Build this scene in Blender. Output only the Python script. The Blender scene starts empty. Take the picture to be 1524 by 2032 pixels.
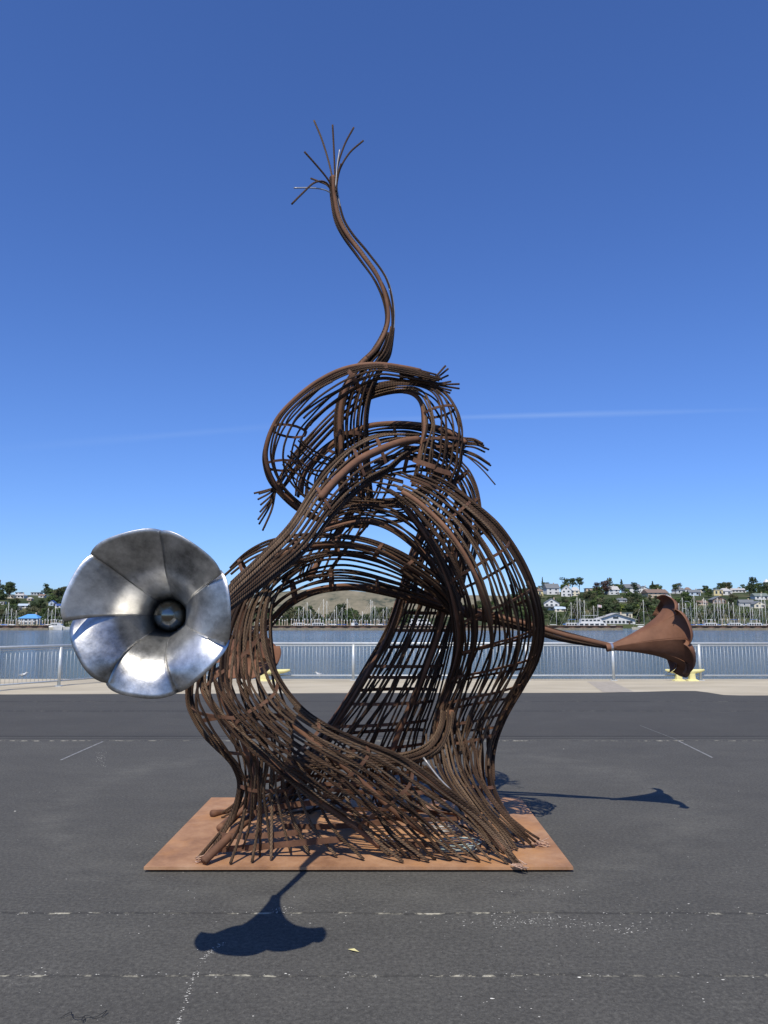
import bpy, bmesh, math, random
import numpy as np
from mathutils import Vector, Matrix

SC = bpy.context.scene
COL = SC.collection
R = math.radians
random.seed(7)
rng = np.random.RandomState(11)

# ---------------------------------------------------------------- camera, sky, sun, exposure
F_PX, CX, CY = 1526.0, 762.0, 1016.0          # focal length and centre of the 1524 x 2032 photograph
CAM_H = 1.75
HORIZON = 1230.0
PITCH = math.atan((HORIZON - CY) / F_PX)

cam_data = bpy.data.cameras.new('camera')
cam = bpy.data.objects.new('camera', cam_data)
COL.objects.link(cam)
cam.location = (0, 0, CAM_H)
cam.rotation_euler = (math.pi / 2 + PITCH, 0, 0)
cam_data.sensor_fit = 'VERTICAL'
cam_data.angle_y = 2 * math.atan(CY / F_PX)
cam_data.clip_start = 0.05
cam_data.clip_end = 20000
SC.camera = cam

SUN_VEC = Vector((-0.181, -0.698, 1.0)).normalized()      # towards the sun
SUN_EL = math.asin(SUN_VEC.z)
SUN_ROT = math.atan2(SUN_VEC.x, SUN_VEC.y)

world = bpy.data.worlds.new('World')
SC.world = world
world.use_nodes = True
wn, wl = world.node_tree.nodes, world.node_tree.links
wn.clear()
w_out = wn.new('ShaderNodeOutputWorld')
w_bg = wn.new('ShaderNodeBackground')
w_bg.inputs['Strength'].default_value = 0.081
sky = wn.new('ShaderNodeTexSky')
sky.sky_type = 'NISHITA'
sky.sun_disc = False
sky.sun_elevation = SUN_EL
sky.sun_rotation = SUN_ROT
sky.altitude = 0
sky.air_density = 1.0
sky.dust_density = 0.3
sky.ozone_density = 3.0
# the thin contrail low in the sky: a soft streak given by direction
w_tc = wn.new('ShaderNodeTexCoord')
w_sep = wn.new('ShaderNodeSeparateXYZ')
wl.new(w_tc.outputs['Generated'], w_sep.inputs[0])
def wmath(op, a, b=None):
    n = wn.new('ShaderNodeMath'); n.operation = op
    for i, v in enumerate((a, b)):
        if v is None: continue
        if isinstance(v, (int, float)): n.inputs[i].default_value = v
        else: wl.new(v, n.inputs[i])
    return n.outputs[0]
ax = wmath('DIVIDE', w_sep.outputs['X'], w_sep.outputs['Y'])
az = wmath('DIVIDE', w_sep.outputs['Z'], w_sep.outputs['Y'])
line = wmath('SUBTRACT', az, wmath('ADD', wmath('MULTIPLY', ax, 0.0267), 0.2652))
w_noise = wn.new('ShaderNodeTexNoise'); w_noise.inputs['Scale'].default_value = 9
w_noise.inputs['Detail'].default_value = 4
wl.new(w_tc.outputs['Generated'], w_noise.inputs['Vector'])
width = wmath('ADD', wmath('MULTIPLY', w_noise.outputs[0], 0.008), 0.0006)
core = wmath('SUBTRACT', 1.0, wmath('MINIMUM', 1.0, wmath('DIVIDE', wmath('ABSOLUTE', line), width)))
wl_len = wmath('SUBTRACT', 1.0, wmath('MINIMUM', 1.0, wmath('MULTIPLY', wmath('ABSOLUTE', wmath('SUBTRACT', ax, 0.22)), 3.2)))
front = wmath('GREATER_THAN', w_sep.outputs['Y'], 0.1)
streak = wmath('MULTIPLY', wmath('MULTIPLY', core, wl_len), wmath('MULTIPLY', front, 0.15))
line2 = wmath('SUBTRACT', az, wmath('ADD', wmath('MULTIPLY', ax, 0.085), 0.268))
core2 = wmath('SUBTRACT', 1.0, wmath('MINIMUM', 1.0, wmath('DIVIDE', wmath('ABSOLUTE', line2), wmath('MULTIPLY', width, 1.6))))
len2 = wmath('SUBTRACT', 1.0, wmath('MINIMUM', 1.0, wmath('MULTIPLY', wmath('ABSOLUTE', wmath('ADD', ax, 0.27)), 3.6)))
streak = wmath('ADD', streak, wmath('MULTIPLY', wmath('MULTIPLY', core2, len2), wmath('MULTIPLY', front, 0.05)))
w_mix = wn.new('ShaderNodeMixRGB')
w_mix.inputs['Color2'].default_value = (8.0, 10.0, 12.5, 1)
wl.new(streak, w_mix.inputs['Fac'])
w_hsv = wn.new('ShaderNodeHueSaturation')
w_hsv.inputs['Saturation'].default_value = 1.0
wl.new(sky.outputs[0], w_hsv.inputs['Color'])
w_tint = wn.new('ShaderNodeMixRGB'); w_tint.blend_type = 'MULTIPLY'; w_tint.inputs['Fac'].default_value = 1
w_tint.inputs['Color2'].default_value = (0.84, 1.17, 1.90, 1)      # the camera's white balance for this clear sky
wl.new(w_hsv.outputs[0], w_tint.inputs['Color1'])
wl.new(w_tint.outputs[0], w_mix.inputs['Color1'])
wl.new(w_mix.outputs[0], w_bg.inputs['Color'])
wl.new(w_bg.outputs[0], w_out.inputs['Surface'])

sun_data = bpy.data.lights.new('sun', 'SUN')
sun_data.energy = 5.0
sun_data.angle = R(0.5)
sun_data.color = (1.0, 0.94, 0.83)
sun = bpy.data.objects.new('sun', sun_data)
COL.objects.link(sun)
sun.rotation_euler = SUN_VEC.to_track_quat('Z', 'Y').to_euler()

SC.view_settings.view_transform = 'Standard'
SC.view_settings.look = 'None'
SC.view_settings.exposure = 0.0
SC.view_settings.gamma = 1.0
SC.view_settings.use_curve_mapping = False
SC.cycles.max_bounces = 6
SC.cycles.glossy_bounces = 4
SC.cycles.diffuse_bounces = 3

# ---------------------------------------------------------------- measuring helpers
_c, _s = math.cos(PITCH), math.sin(PITCH)
def ray(px, py):
    u, v = (px - CX) / F_PX, (py - CY) / F_PX
    return np.array([u, _c + v * _s, _s - v * _c])
def P(px, py, Y):                   # the point seen at (px, py) that lies Y metres ahead
    d = ray(px, py)
    return np.array([0, 0, CAM_H]) + d * (Y / d[1])
def G(px, py, z=0.0):               # the point seen at (px, py) on the level z
    d = ray(px, py)
    return np.array([0, 0, CAM_H]) + d * ((z - CAM_H) / d[2])

# ---------------------------------------------------------------- object helpers
def link(o, parent=None):
    COL.objects.link(o)
    if parent is not None: o.parent = parent
    return o
def tag(o, label=None, cat=None, group=None, kind=None):
    if label: o['label'] = label
    if cat: o['category'] = cat
    if group: o['group'] = group
    if kind: o['kind'] = kind
    return o
def empty(name, loc=(0, 0, 0), label=None, cat=None, group=None, rz=0):
    o = bpy.data.objects.new(name, None)
    o.empty_display_size = 0.2
    o.location = loc
    o.rotation_euler = (0, 0, rz)
    link(o)
    return tag(o, label, cat, group)
def mesh_obj(name, verts, faces, mat, parent=None, uvs=None, smooth=False, matidx=None):
    me = bpy.data.meshes.new(name)
    me.from_pydata([tuple(v) for v in verts], [], faces)
    if uvs is not None:
        l = me.uv_layers.new(name='UVMap')
        l.data.foreach_set('uv', np.asarray(uvs, dtype=np.float32).ravel())
    mats = mat if isinstance(mat, (list, tuple)) else [mat]
    for m in mats: me.materials.append(m)
    if smooth: me.polygons.foreach_set('use_smooth', [True] * len(me.polygons))
    if matidx is not None: me.polygons.foreach_set('material_index', matidx)
    me.update()
    o = bpy.data.objects.new(name, me)
    return link(o, parent)
class MB:                            # collects simple shapes for one mesh
    def __init__(s): s.v, s.f = [], []
    def add(s, v, f):
        b = len(s.v); s.v += [tuple(p) for p in v]; s.f += [tuple(i + b for i in q) for q in f]
    def box(s, x0, x1, y0, y1, z0, z1):
        s.add([(x0,y0,z0),(x1,y0,z0),(x1,y1,z0),(x0,y1,z0),(x0,y0,z1),(x1,y0,z1),(x1,y1,z1),(x0,y1,z1)],
              [(3,2,1,0),(4,5,6,7),(0,1,5,4),(1,2,6,5),(2,3,7,6),(3,0,4,7)])
    def cyl(s, a, b, r0, r1=None, n=8):
        a, b = np.array(a, float), np.array(b, float); r1 = r0 if r1 is None else r1
        d = (b - a) / np.linalg.norm(b - a)
        h = np.array([1, 0, 0]) if abs(d[0]) < 0.8 else np.array([0, 1, 0])
        x = np.cross(d, h); x /= np.linalg.norm(x); y = np.cross(d, x)
        v = []
        for p, r in ((a, r0), (b, r1)):
            for k in range(n):
                t = 2 * math.pi * k / n
                v.append(p + r * (x * math.cos(t) + y * math.sin(t)))
        f = [(k, (k + 1) % n, n + (k + 1) % n, n + k) for k in range(n)]
        f += [tuple(range(n))[::-1], tuple(range(n, 2 * n))]
        s.add(v, f)
    def tube(s, pts, r, n=6):
        v, f, _ = tube_geo(np.array(pts, float), r, n); s.add(v, f)
    def build(s, name, mat, parent=None, smooth=False):
        return mesh_obj(name, s.v, s.f, mat, parent, smooth=smooth)

def tube_geo(p, r, n=6):
    p = np.asarray(p, float); m = len(p)
    r = np.full(m, r) if np.isscalar(r) else np.asarray(r)
    t = np.gradient(p, axis=0); t /= np.linalg.norm(t, axis=1)[:, None] + 1e-9
    h = np.array([0, 0, 1.0]) if abs(t[0][2]) < 0.8 else np.array([1.0, 0, 0])
    x = np.cross(t[0], h); x /= np.linalg.norm(x)
    X = []
    for i in range(m):
        x = x - t[i] * np.dot(x, t[i]); x /= np.linalg.norm(x); X.append(x)
    X = np.array(X); Yv = np.cross(t, X)
    ang = 2 * math.pi * np.arange(n) / n
    v = p[:, None, :] + r[:, None, None] * (X[:, None, :] * np.cos(ang)[None, :, None] + Yv[:, None, :] * np.sin(ang)[None, :, None])
    v = v.reshape(-1, 3)
    L = np.concatenate([[0], np.cumsum(np.linalg.norm(np.diff(p, axis=0), axis=1))])
    f, uv = [], []
    for i in range(m - 1):
        for k in range(n):
            k2 = (k + 1) % n
            f.append((i * n + k, i * n + k2, (i + 1) * n + k2, (i + 1) * n + k))
            uv += [(L[i], k / n), (L[i], (k + 1) / n), (L[i + 1], (k + 1) / n), (L[i + 1], k / n)]
    f.append(tuple(range(n))[::-1]); uv += [(0, 0)] * n
    f.append(tuple(range((m - 1) * n, m * n))); uv += [(0, 0)] * n
    return v, f, uv
def tube_obj(name, p, r, mat, parent=None, n=7):
    v, f, uv = tube_geo(p, r, n)
    o = mesh_obj(name, v, f, mat, parent, uv, smooth=True)
    return o

# ---------------------------------------------------------------- materials
def material(name, rough=0.7, metal=0.0, spec=0.5):
    m = bpy.data.materials.new(name); m.use_nodes = True
    nt = m.node_tree; b = nt.nodes['Principled BSDF']
    b.inputs['Roughness'].default_value = rough
    b.inputs['Metallic'].default_value = metal
    b.inputs['Specular IOR Level'].default_value = spec
    return m, nt, b
def node(nt, t, **kw):
    n = nt.nodes.new(t)
    for k, v in kw.items():
        if k in n.inputs.keys(): n.inputs[k].default_value = v
        else: setattr(n, k, v)
    return n
def ramp(nt, src, stops):
    n = nt.nodes.new('ShaderNodeValToRGB')
    e = n.color_ramp.elements
    while len(e) < len(stops): e.new(0.5)
    for i, (p, c) in enumerate(stops):
        e[i].position = p
        e[i].color = (c[0], c[1], c[2], 1) if isinstance(c, (tuple, list)) else (c, c, c, 1)
    nt.links.new(src, n.inputs[0])
    return n.outputs[0]
def noise(nt, scale, detail=4, coord='Object', rough=0.55, vec=None, stretch=None):
    n = nt.nodes.new('ShaderNodeTexNoise')
    n.inputs['Scale'].default_value = scale; n.inputs['Detail'].default_value = detail; n.inputs['Roughness'].default_value = rough
    if vec is None:
        tc = nt.nodes.new('ShaderNodeTexCoord'); vec = tc.outputs[coord]
    if stretch:
        mp = nt.nodes.new('ShaderNodeMapping'); mp.inputs['Scale'].default_value = stretch
        nt.links.new(vec, mp.inputs[0]); vec = mp.outputs[0]
    nt.links.new(vec, n.inputs['Vector'])
    return n.outputs[0]
def mth(nt, op, a, b=None, c=None):
    n = nt.nodes.new('ShaderNodeMath'); n.operation = op
    for i, v in enumerate((a, b, c)):
        if v is None: continue
        if isinstance(v, (int, float)): n.inputs[i].default_value = v
        else: nt.links.new(v, n.inputs[i])
    return n.outputs[0]
def mix(nt, fac, a, b, mode='MIX'):
    n = nt.nodes.new('ShaderNodeMixRGB'); n.blend_type = mode
    for k, v in (('Fac', fac), ('Color1', a), ('Color2', b)):
        if isinstance(v, (int, float)): n.inputs[k].default_value = v
        elif isinstance(v, tuple): n.inputs[k].default_value = (v[0], v[1], v[2], 1)
        else: nt.links.new(v, n.inputs[k])
    return n.outputs[0]
def bump(nt, b, h, strength=0.4, dist=0.01):
    n = nt.nodes.new('ShaderNodeBump'); n.inputs['Strength'].default_value = strength; n.inputs['Distance'].default_value = dist
    nt.links.new(h, n.inputs['Height']); nt.links.new(n.outputs[0], b.inputs['Normal'])
def objrand(nt):
    return nt.nodes.new('ShaderNodeObjectInfo').outputs['Random']
def plain(name, c, rough=0.6, var=0.12, scale=3.0, metal=0.0, spec=0.4):
    m, nt, b = material(name, rough, metal, spec)
    n = noise(nt, scale, 5)
    lo = tuple(x * (1 - var) for x in c); hi = tuple(min(1, x * (1 + var)) for x in c)
    nt.links.new(ramp(nt, n, [(0.3, lo), (0.7, hi)]), b.inputs['Base Color'])
    return m

def rope_mat(name, dark, light):
    m, nt, b = material(name, 0.72, 0.0, 0.25)
    uv = nt.nodes.new('ShaderNodeUVMap'); sp = nt.nodes.new('ShaderNodeSeparateXYZ')
    nt.links.new(uv.outputs[0], sp.inputs[0])
    ph = mth(nt, 'ADD', mth(nt, 'MULTIPLY', sp.outputs[0], 38.0), mth(nt, 'MULTIPLY', sp.outputs[1], 6.0))
    s = mth(nt, 'SINE', mth(nt, 'MULTIPLY', ph, 2 * math.pi))
    s = mth(nt, 'ABSOLUTE', mth(nt, 'SINE', mth(nt, 'MULTIPLY', ph, math.pi)))
    n = noise(nt, 7, 5)
    n2 = noise(nt, 60, 3)
    base = ramp(nt, mth(nt, 'ADD', mth(nt, 'MULTIPLY', n, 0.7), mth(nt, 'MULTIPLY', objrand(nt), 0.35)), [(0.3, dark), (0.75, light)])
    base = mix(nt, mth(nt, 'MULTIPLY', n2, 0.35), base, (0.035, 0.022, 0.014))
    base = mix(nt, mth(nt, 'MINIMUM', 0.92, mth(nt, 'MULTIPLY', mth(nt, 'SUBTRACT', 1.0, s), 1.35)), base, (0.012, 0.007, 0.004))   # grooves of the lay darkened: their shade is put into the colour
    nt.links.new(base, b.inputs['Base Color'])
    bump(nt, b, s, 1.0, 0.008)
    return m
M = {}
M['rope'] = rope_mat('wire_rope_rust', (0.046, 0.023, 0.013), (0.215, 0.122, 0.068))
M['rope_pale'] = rope_mat('wire_rope_tan', (0.13, 0.076, 0.042), (0.40, 0.262, 0.158))
def rust(name, a, bcol, c, rough=0.75, sc=4.0):
    m, nt, b = material(name, rough, 0.0, 0.3)
    n = noise(nt, sc, 7, rough=0.65); n2 = noise(nt, sc * 9, 4)
    col = ramp(nt, n, [(0.28, a), (0.52, bcol), (0.75, c)])
    col = mix(nt, mth(nt, 'MULTIPLY', n2, 0.4), col, tuple(x * 0.55 for x in bcol))
    nt.links.new(col, b.inputs['Base Color'])
    bump(nt, b, n2, 0.25, 0.004)
    return m
M['pipe'] = rust('rusty_pipe', (0.085, 0.042, 0.024), (0.165, 0.080, 0.044), (0.24, 0.125, 0.072))
M['strap'] = rust('rusty_flat_bar', (0.065, 0.030, 0.017), (0.125, 0.060, 0.033), (0.20, 0.10, 0.058), sc=9)
M['petal_rust'] = rust('rusty_sheet', (0.12, 0.052, 0.028), (0.20, 0.092, 0.050), (0.25, 0.125, 0.075), rough=0.7)
M['galv'] = plain('galvanised_wire', (0.36, 0.35, 0.33), 0.45, 0.2, 20, 0.6)
M['green_wire'] = plain('weathered_green_wire', (0.30, 0.36, 0.33), 0.6, 0.25, 20)
M['copper'] = plain('bright_cut_wire_ends', (0.62, 0.42, 0.30), 0.4, 0.3, 120, 0.4)
# base plate
m, nt, b = material('plate_rust', 0.72, 0.0, 0.3)
n1 = noise(nt, 2.2, 9, rough=0.72); n2 = noise(nt, 22, 5); n3 = noise(nt, 1.3, 6, rough=0.6)
c = ramp(nt, n1, [(0.32, (0.20, 0.100, 0.050)), (0.52, (0.37, 0.205, 0.108)), (0.72, (0.50, 0.31, 0.18))])
c = mix(nt, ramp(nt, n3, [(0.50, 0.0), (0.66, 0.7)]), c, (0.50, 0.235, 0.075))
c = mix(nt, mth(nt, 'MULTIPLY', n2, 0.3), c, (0.20, 0.09, 0.05))
nt.links.new(c, b.inputs['Base Color']); bump(nt, b, n2, 0.2, 0.003)
M['plate'] = m
# hand-ground steel petals: dark and pale patches at random, brushed streaks
m, nt, b = material('ground_steel', 0.4, 1.0)
n1 = noise(nt, 4.5, 6, stretch=(1, 1, 0.5)); n2 = noise(nt, 120, 3, stretch=(1, 1, 0.06)); n3 = noise(nt, 2.2, 5, rough=0.6); n4 = noise(nt, 26, 5, rough=0.7, stretch=(1, 1, 0.25))
fac_ = mth(nt, 'ADD', mth(nt, 'MULTIPLY', n3, 0.55), mth(nt, 'ADD', mth(nt, 'MULTIPLY', n1, 0.25), mth(nt, 'MULTIPLY', n4, 0.20)))
nt.links.new(ramp(nt, fac_, [(0.38, (0.20, 0.198, 0.19)), (0.48, (0.52, 0.512, 0.49)), (0.58, (0.88, 0.865, 0.83))]), b.inputs['Base Color'])
nt.links.new(ramp(nt, mth(nt, 'ADD', mth(nt, 'MULTIPLY', n2, 0.3), mth(nt, 'MULTIPLY', n1, 0.7)), [(0.3, 0.35), (0.7, 0.50)]), b.inputs['Roughness'])
bump(nt, b, mth(nt, 'ADD', mth(nt, 'MULTIPLY', n2, 0.35), n3), 0.12, 0.01)
M['steel'] = m
M['weld'] = plain('weld_bead', (0.72, 0.72, 0.72), 0.35, 0.2, 60, 0.9)
M['ball'] = plain('dark_bronze_ball', (0.20, 0.185, 0.15), 0.16, 0.15, 6, 1.0)
# asphalt
m, nt, b = material('asphalt', 0.88, 0.0, 0.25)
tc = nt.nodes.new('ShaderNodeTexCoord'); sp = nt.nodes.new('ShaderNodeSeparateXYZ'); nt.links.new(tc.outputs['Object'], sp.inputs[0])
n1 = noise(nt, 0.5, 8, rough=0.68, stretch=(0.8, 1.2, 1)); n2 = noise(nt, 40, 6, rough=0.7); n3 = noise(nt, 3.2, 9, rough=0.74, stretch=(0.8, 1.2, 1)); n4 = noise(nt, 130, 3, rough=0.6)
c = ramp(nt, mth(nt, 'ADD', mth(nt, 'MULTIPLY', n1, 0.6), mth(nt, 'MULTIPLY', n3, 0.4)), [(0.34, (0.068, 0.068, 0.067)), (0.5, (0.084, 0.084, 0.082)), (0.68, (0.108, 0.108, 0.104))])
c = mix(nt, ramp(nt, n2, [(0.38, 0.55), (0.52, 0.0)]), c, (0.034, 0.034, 0.034))
c = mix(nt, ramp(nt, n2, [(0.54, 0.0), (0.72, 0.40)]), c, (0.20, 0.20, 0.19))
c = mix(nt, ramp(nt, n4, [(0.60, 0.0), (0.72, 0.35)]), c, (0.30, 0.30, 0.28))
c = mix(nt, ramp(nt, n4, [(0.30, 0.65), (0.42, 0.0)]), c, (0.02, 0.02, 0.02))
# far paved strip is an older, darker mix
far = ramp(nt, mth(nt, 'MULTIPLY', sp.outputs[1], 1 / 40.0), [(0.292, 0.0), (0.302, 1.0)])
c = mix(nt, mth(nt, 'MULTIPLY', far, 0.42), c, (0.045, 0.045, 0.046))
wob = mth(nt, 'MULTIPLY', mth(nt, 'SUBTRACT', noise(nt, 1.6, 6), 0.5), 0.075)
yy = mth(nt, 'ADD', sp.outputs[1], wob)
def band(y0, w):
    return mth(nt, 'SUBTRACT', 1.0, mth(nt, 'MINIMUM', 1.0, mth(nt, 'DIVIDE', mth(nt, 'ABSOLUTE', mth(nt, 'SUBTRACT', yy, y0)), w)))
frag = noise(nt, 9.0, 6, rough=0.7, stretch=(1, 1.0, 1))
frag2 = noise(nt, 0.9, 3, stretch=(1, 0.3, 1))
for y0, w, white, dark in ((G(762, 1812)[1], 0.020, 0.8, 0.45), (G(762, 1936)[1], 0.018, 0.8, 0.35), (G(762, 1470)[1], 0.045, 0.8, 0.3),
                           (G(762, 1411)[1], 0.07, 0.25, 0.75), (G(762, 1461)[1], 0.06, 0.0, 0.7), (G(762, 1465.5)[1], 0.04, 0.0, 0.6), (G(762, 1392)[1], 0.08, 0.15, 0.55)):
    bd = band(y0, w)
    c = mix(nt, mth(nt, 'MULTIPLY', ramp(nt, bd, [(0.05, 0.0), (0.5, 1.0)]), dark), c, (0.018, 0.018, 0.018))
    if white:
        pick = mth(nt, 'MULTIPLY', ramp(nt, frag, [(0.50, 0.0), (0.60, 1.0)]), ramp(nt, frag2, [(0.40, 0.15), (0.58, 1.0)]))
        c = mix(nt, mth(nt, 'MULTIPLY', mth(nt, 'MULTIPLY', ramp(nt, bd, [(0.25, 0.0), (0.6, 1.0)]), pick), white), c, (0.62, 0.60, 0.50))
pts_ = np.array([G(*q)[:2] for q in ((1000, 1495), (1150, 1517), (1250, 1545), (1310, 1575), (1365, 1630))])
A_ = np.c_[2 * pts_, np.ones(len(pts_))]; sol = np.linalg.lstsq(A_, (pts_ ** 2).sum(1), rcond=None)[0]; rad_ = math.sqrt(sol[2] + sol[0] ** 2 + sol[1] ** 2)
dist_ = mth(nt, 'SQRT', mth(nt, 'ADD', mth(nt, 'POWER', mth(nt, 'SUBTRACT', sp.outputs[0], float(sol[0])), 2.0), mth(nt, 'POWER', mth(nt, 'SUBTRACT', sp.outputs[1], float(sol[1])), 2.0)))
arc_ = mth(nt, 'SUBTRACT', 1.0, mth(nt, 'MINIMUM', 1.0, mth(nt, 'DIVIDE', mth(nt, 'ABSOLUTE', mth(nt, 'SUBTRACT', dist_, rad_)), 0.42)))
c = mix(nt, mth(nt, 'MULTIPLY', mth(nt, 'MULTIPLY', arc_, ramp(nt, n3, [(0.4, 0.0), (0.65, 1.0)])), 0.16), c, (0.22, 0.22, 0.205))
# chalky scuffs where the gravel shows through
sc1 = noise(nt, 30, 8, rough=0.8); sc2 = noise(nt, 0.9, 6, rough=0.6)
c = mix(nt, mth(nt, 'MULTIPLY', ramp(nt, sc1, [(0.53, 0.0), (0.66, 1.0)]), ramp(nt, sc2, [(0.54, 0.0), (0.70, 0.32)])), c, (0.42, 0.42, 0.39))
c = mix(nt, 1.0, c, (0.98, 0.94, 0.84), 'MULTIPLY')
nt.links.new(c, b.inputs['Base Color'])
bump(nt, b, mth(nt, 'ADD', n4, mth(nt, 'MULTIPLY', n2, 0.7)), 0.45, 0.006)
M['asphalt'] = m
# concrete apron
m, nt, b = material('quay_concrete', 0.85, 0.0, 0.3)
n1 = noise(nt, 0.7, 6, stretch=(0.6, 1.5, 1)); n2 = noise(nt, 30, 4)
c = ramp(nt, n1, [(0.3, (0.36, 0.31, 0.215)), (0.55, (0.47, 0.41, 0.29)), (0.75, (0.54, 0.475, 0.35))])
c = mix(nt, mth(nt, 'MULTIPLY', n2, 0.3), c, (0.30, 0.27, 0.22))
nt.links.new(c, b.inputs['Base Color']); bump(nt, b, n2, 0.3, 0.004)
M['concrete'] = m
M['quay_wall'] = plain('quay_wall', (0.22, 0.20, 0.17), 0.9, 0.3, 1.0)
# water
m, nt, b = material('strait_water', 0.10, 0.0, 0.5)
b.inputs['IOR'].default_value = 1.33
b.inputs['Base Color'].default_value = (0.040, 0.062, 0.066, 1)
w1 = noise(nt, 0.9, 5, stretch=(0.45, 1, 1)); w2 = noise(nt, 4.5, 4, stretch=(0.6, 1, 1)); w3 = noise(nt, 0.03, 4, stretch=(0.25, 1, 1))
bump(nt, b, mth(nt, 'ADD', w1, mth(nt, 'MULTIPLY', w2, 0.35)), 1.0, 0.42)
nt.links.new(ramp(nt, w3, [(0.35, (0.085, 0.112, 0.118)), (0.65, (0.115, 0.138, 0.134))]), b.inputs['Base Color'])
M['water'] = m
M['rail'] = plain('galvanised_rail', (0.52, 0.54, 0.53), 0.42, 0.10, 12, 0.35)
M['yellow'] = plain('yellow_paint', (0.62, 0.56, 0.25), 0.6, 0.14, 9)
M['sheet_pile'] = plain('rusted_sheet_pile', (0.115, 0.062, 0.042), 0.85, 0.45, 1.6)
M['pile_cap'] = plain('weathered_cap', (0.20, 0.135, 0.10), 0.85, 0.3, 1.5)
M['tide'] = plain('tide_stained_concrete', (0.20, 0.175, 0.13), 0.9, 0.3, 2.0)
for k, c in {'white': (0.60, 0.60, 0.58), 'cream': (0.62, 0.56, 0.42), 'yellow_wall': (0.60, 0.50, 0.26), 'grey_wall': (0.42, 0.43, 0.43),
             'blue_grey': (0.42, 0.50, 0.58), 'tan_wall': (0.48, 0.38, 0.27), 'pink_wall': (0.55, 0.40, 0.32), 'roof_grey': (0.15, 0.16, 0.165), 'roof_brown': (0.20, 0.14, 0.105),
             'roof_light': (0.42, 0.41, 0.39), 'roof_green': (0.16, 0.19, 0.17), 'roof_blue': (0.10, 0.30, 0.60), 'navy': (0.03, 0.07, 0.22), 'boat_blue': (0.07, 0.16, 0.42),
             'dark_wood': (0.06, 0.045, 0.035), 'mast': (0.72, 0.71, 0.66), 'black': (0.02, 0.02, 0.02), 'flag_red': (0.55, 0.12, 0.12)}.items():
    M[k] = plain(k, c, 0.6, 0.10, 1.2)
m, nt, b = material('window_glass', 0.08, 0.0, 0.5); b.inputs['Base Color'].default_value = (0.03, 0.04, 0.05, 1); M['glass'] = m
def leaf_mat(name, a, c):
    m, nt, b = material(name, 0.8, 0.0, 0.15)
    geo = nt.nodes.new('ShaderNodeNewGeometry')
    f = mth(nt, 'ADD', mth(nt, 'MULTIPLY', geo.outputs['Random Per Island'], 0.55), mth(nt, 'MULTIPLY', objrand(nt), 0.45))
    nt.links.new(ramp(nt, f, [(0.15, a), (0.85, c)]), b.inputs['Base Color'])
    return m
M['leaf_dark'] = leaf_mat('foliage_dark', (0.028, 0.044, 0.020), (0.075, 0.102, 0.045))
M['leaf_mid'] = leaf_mat('foliage_mid', (0.048, 0.076, 0.024), (0.115, 0.155, 0.055))
M['leaf_olive'] = leaf_mat('foliage_olive', (0.070, 0.074, 0.036), (0.140, 0.138, 0.075))
M['leaf_bright'] = leaf_mat('foliage_bright', (0.105, 0.150, 0.030), (0.190, 0.235, 0.060))
M['leaf_red'] = leaf_mat('foliage_reddish', (0.045, 0.026, 0.020), (0.085, 0.050, 0.038))
M['bark'] = plain('bark', (0.07, 0.055, 0.042), 0.9, 0.3, 2)
# hillside ground
m, nt, b = material('hillside', 0.95, 0.0, 0.1)
n1 = noise(nt, 0.035, 6); n2 = noise(nt, 0.3, 4)
c = ramp(nt, n1, [(0.36, (0.035, 0.050, 0.020)), (0.54, (0.060, 0.072, 0.032)), (0.70, (0.17, 0.145, 0.085))])
nt.links.new(c, b.inputs['Base Color']); M['hillside'] = m
m, nt, b = material('dry_hills', 0.95, 0.0, 0.1)
n1 = noise(nt, 0.012, 7, rough=0.65, stretch=(1, 0.22, 1)); n2 = noise(nt, 0.05, 5, stretch=(1, 0.25, 1))
c = ramp(nt, mth(nt, 'ADD', mth(nt, 'MULTIPLY', n1, 0.65), mth(nt, 'MULTIPLY', n2, 0.35)), [(0.38, (0.070, 0.078, 0.055)), (0.46, (0.165, 0.150, 0.100)), (0.64, (0.250, 0.215, 0.145))])
nt.links.new(c, b.inputs['Base Color']); M['dry_hills'] = m

# ================================================================ THE SETTING
WATER_Z = -2.84
QUAY_Y = 23.55
def sheet(name, pts, z, mat):
    o = mesh_obj(name, [(p[0], p[1], z) for p in pts], [tuple(range(len(pts)))], mat)
    o['kind'] = 'structure'
    return o
edge = [(1524 + 300, 1380), (1470, 1380), (1436, 1379), (1405, 1374), (1380, 1371), (1340, 1371), (1260, 1373), (1180, 1374.5), (1000, 1375), (762, 1375), (500, 1376), (250, 1377), (0, 1378), (-300, 1378)]
ep = [G(x, y) for x, y in edge]
asp = sheet('asphalt_yard', [(-160, -160), (160, -160), (160, ep[0][1])] + [(p[0], p[1]) for p in ep] + [(-160, ep[-1][1])], 0.0, M['asphalt'])
mb = MB(); mb.box(-160, 160, 15.0, QUAY_Y, -0.9, -0.006)
tag(mb.build('quay_apron', M['concrete']), kind='structure')
mb = MB(); mb.box(-160, 160, 15.0, QUAY_Y - 0.25, -6, -0.9)
tag(mb.build('quay_foundation', M['quay_wall']), kind='structure')
pp = [G(1165, 1352), G(1215, 1352), G(1258, 1373), G(1196, 1373)]
sheet('apron_patch', pp, -0.002, plain('patched_concrete', (0.34, 0.30, 0.24), 0.9, 0.15, 6))
line_m = plain('worn_white_line', (0.20, 0.20, 0.19), 0.8, 0.5, 14)
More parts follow.
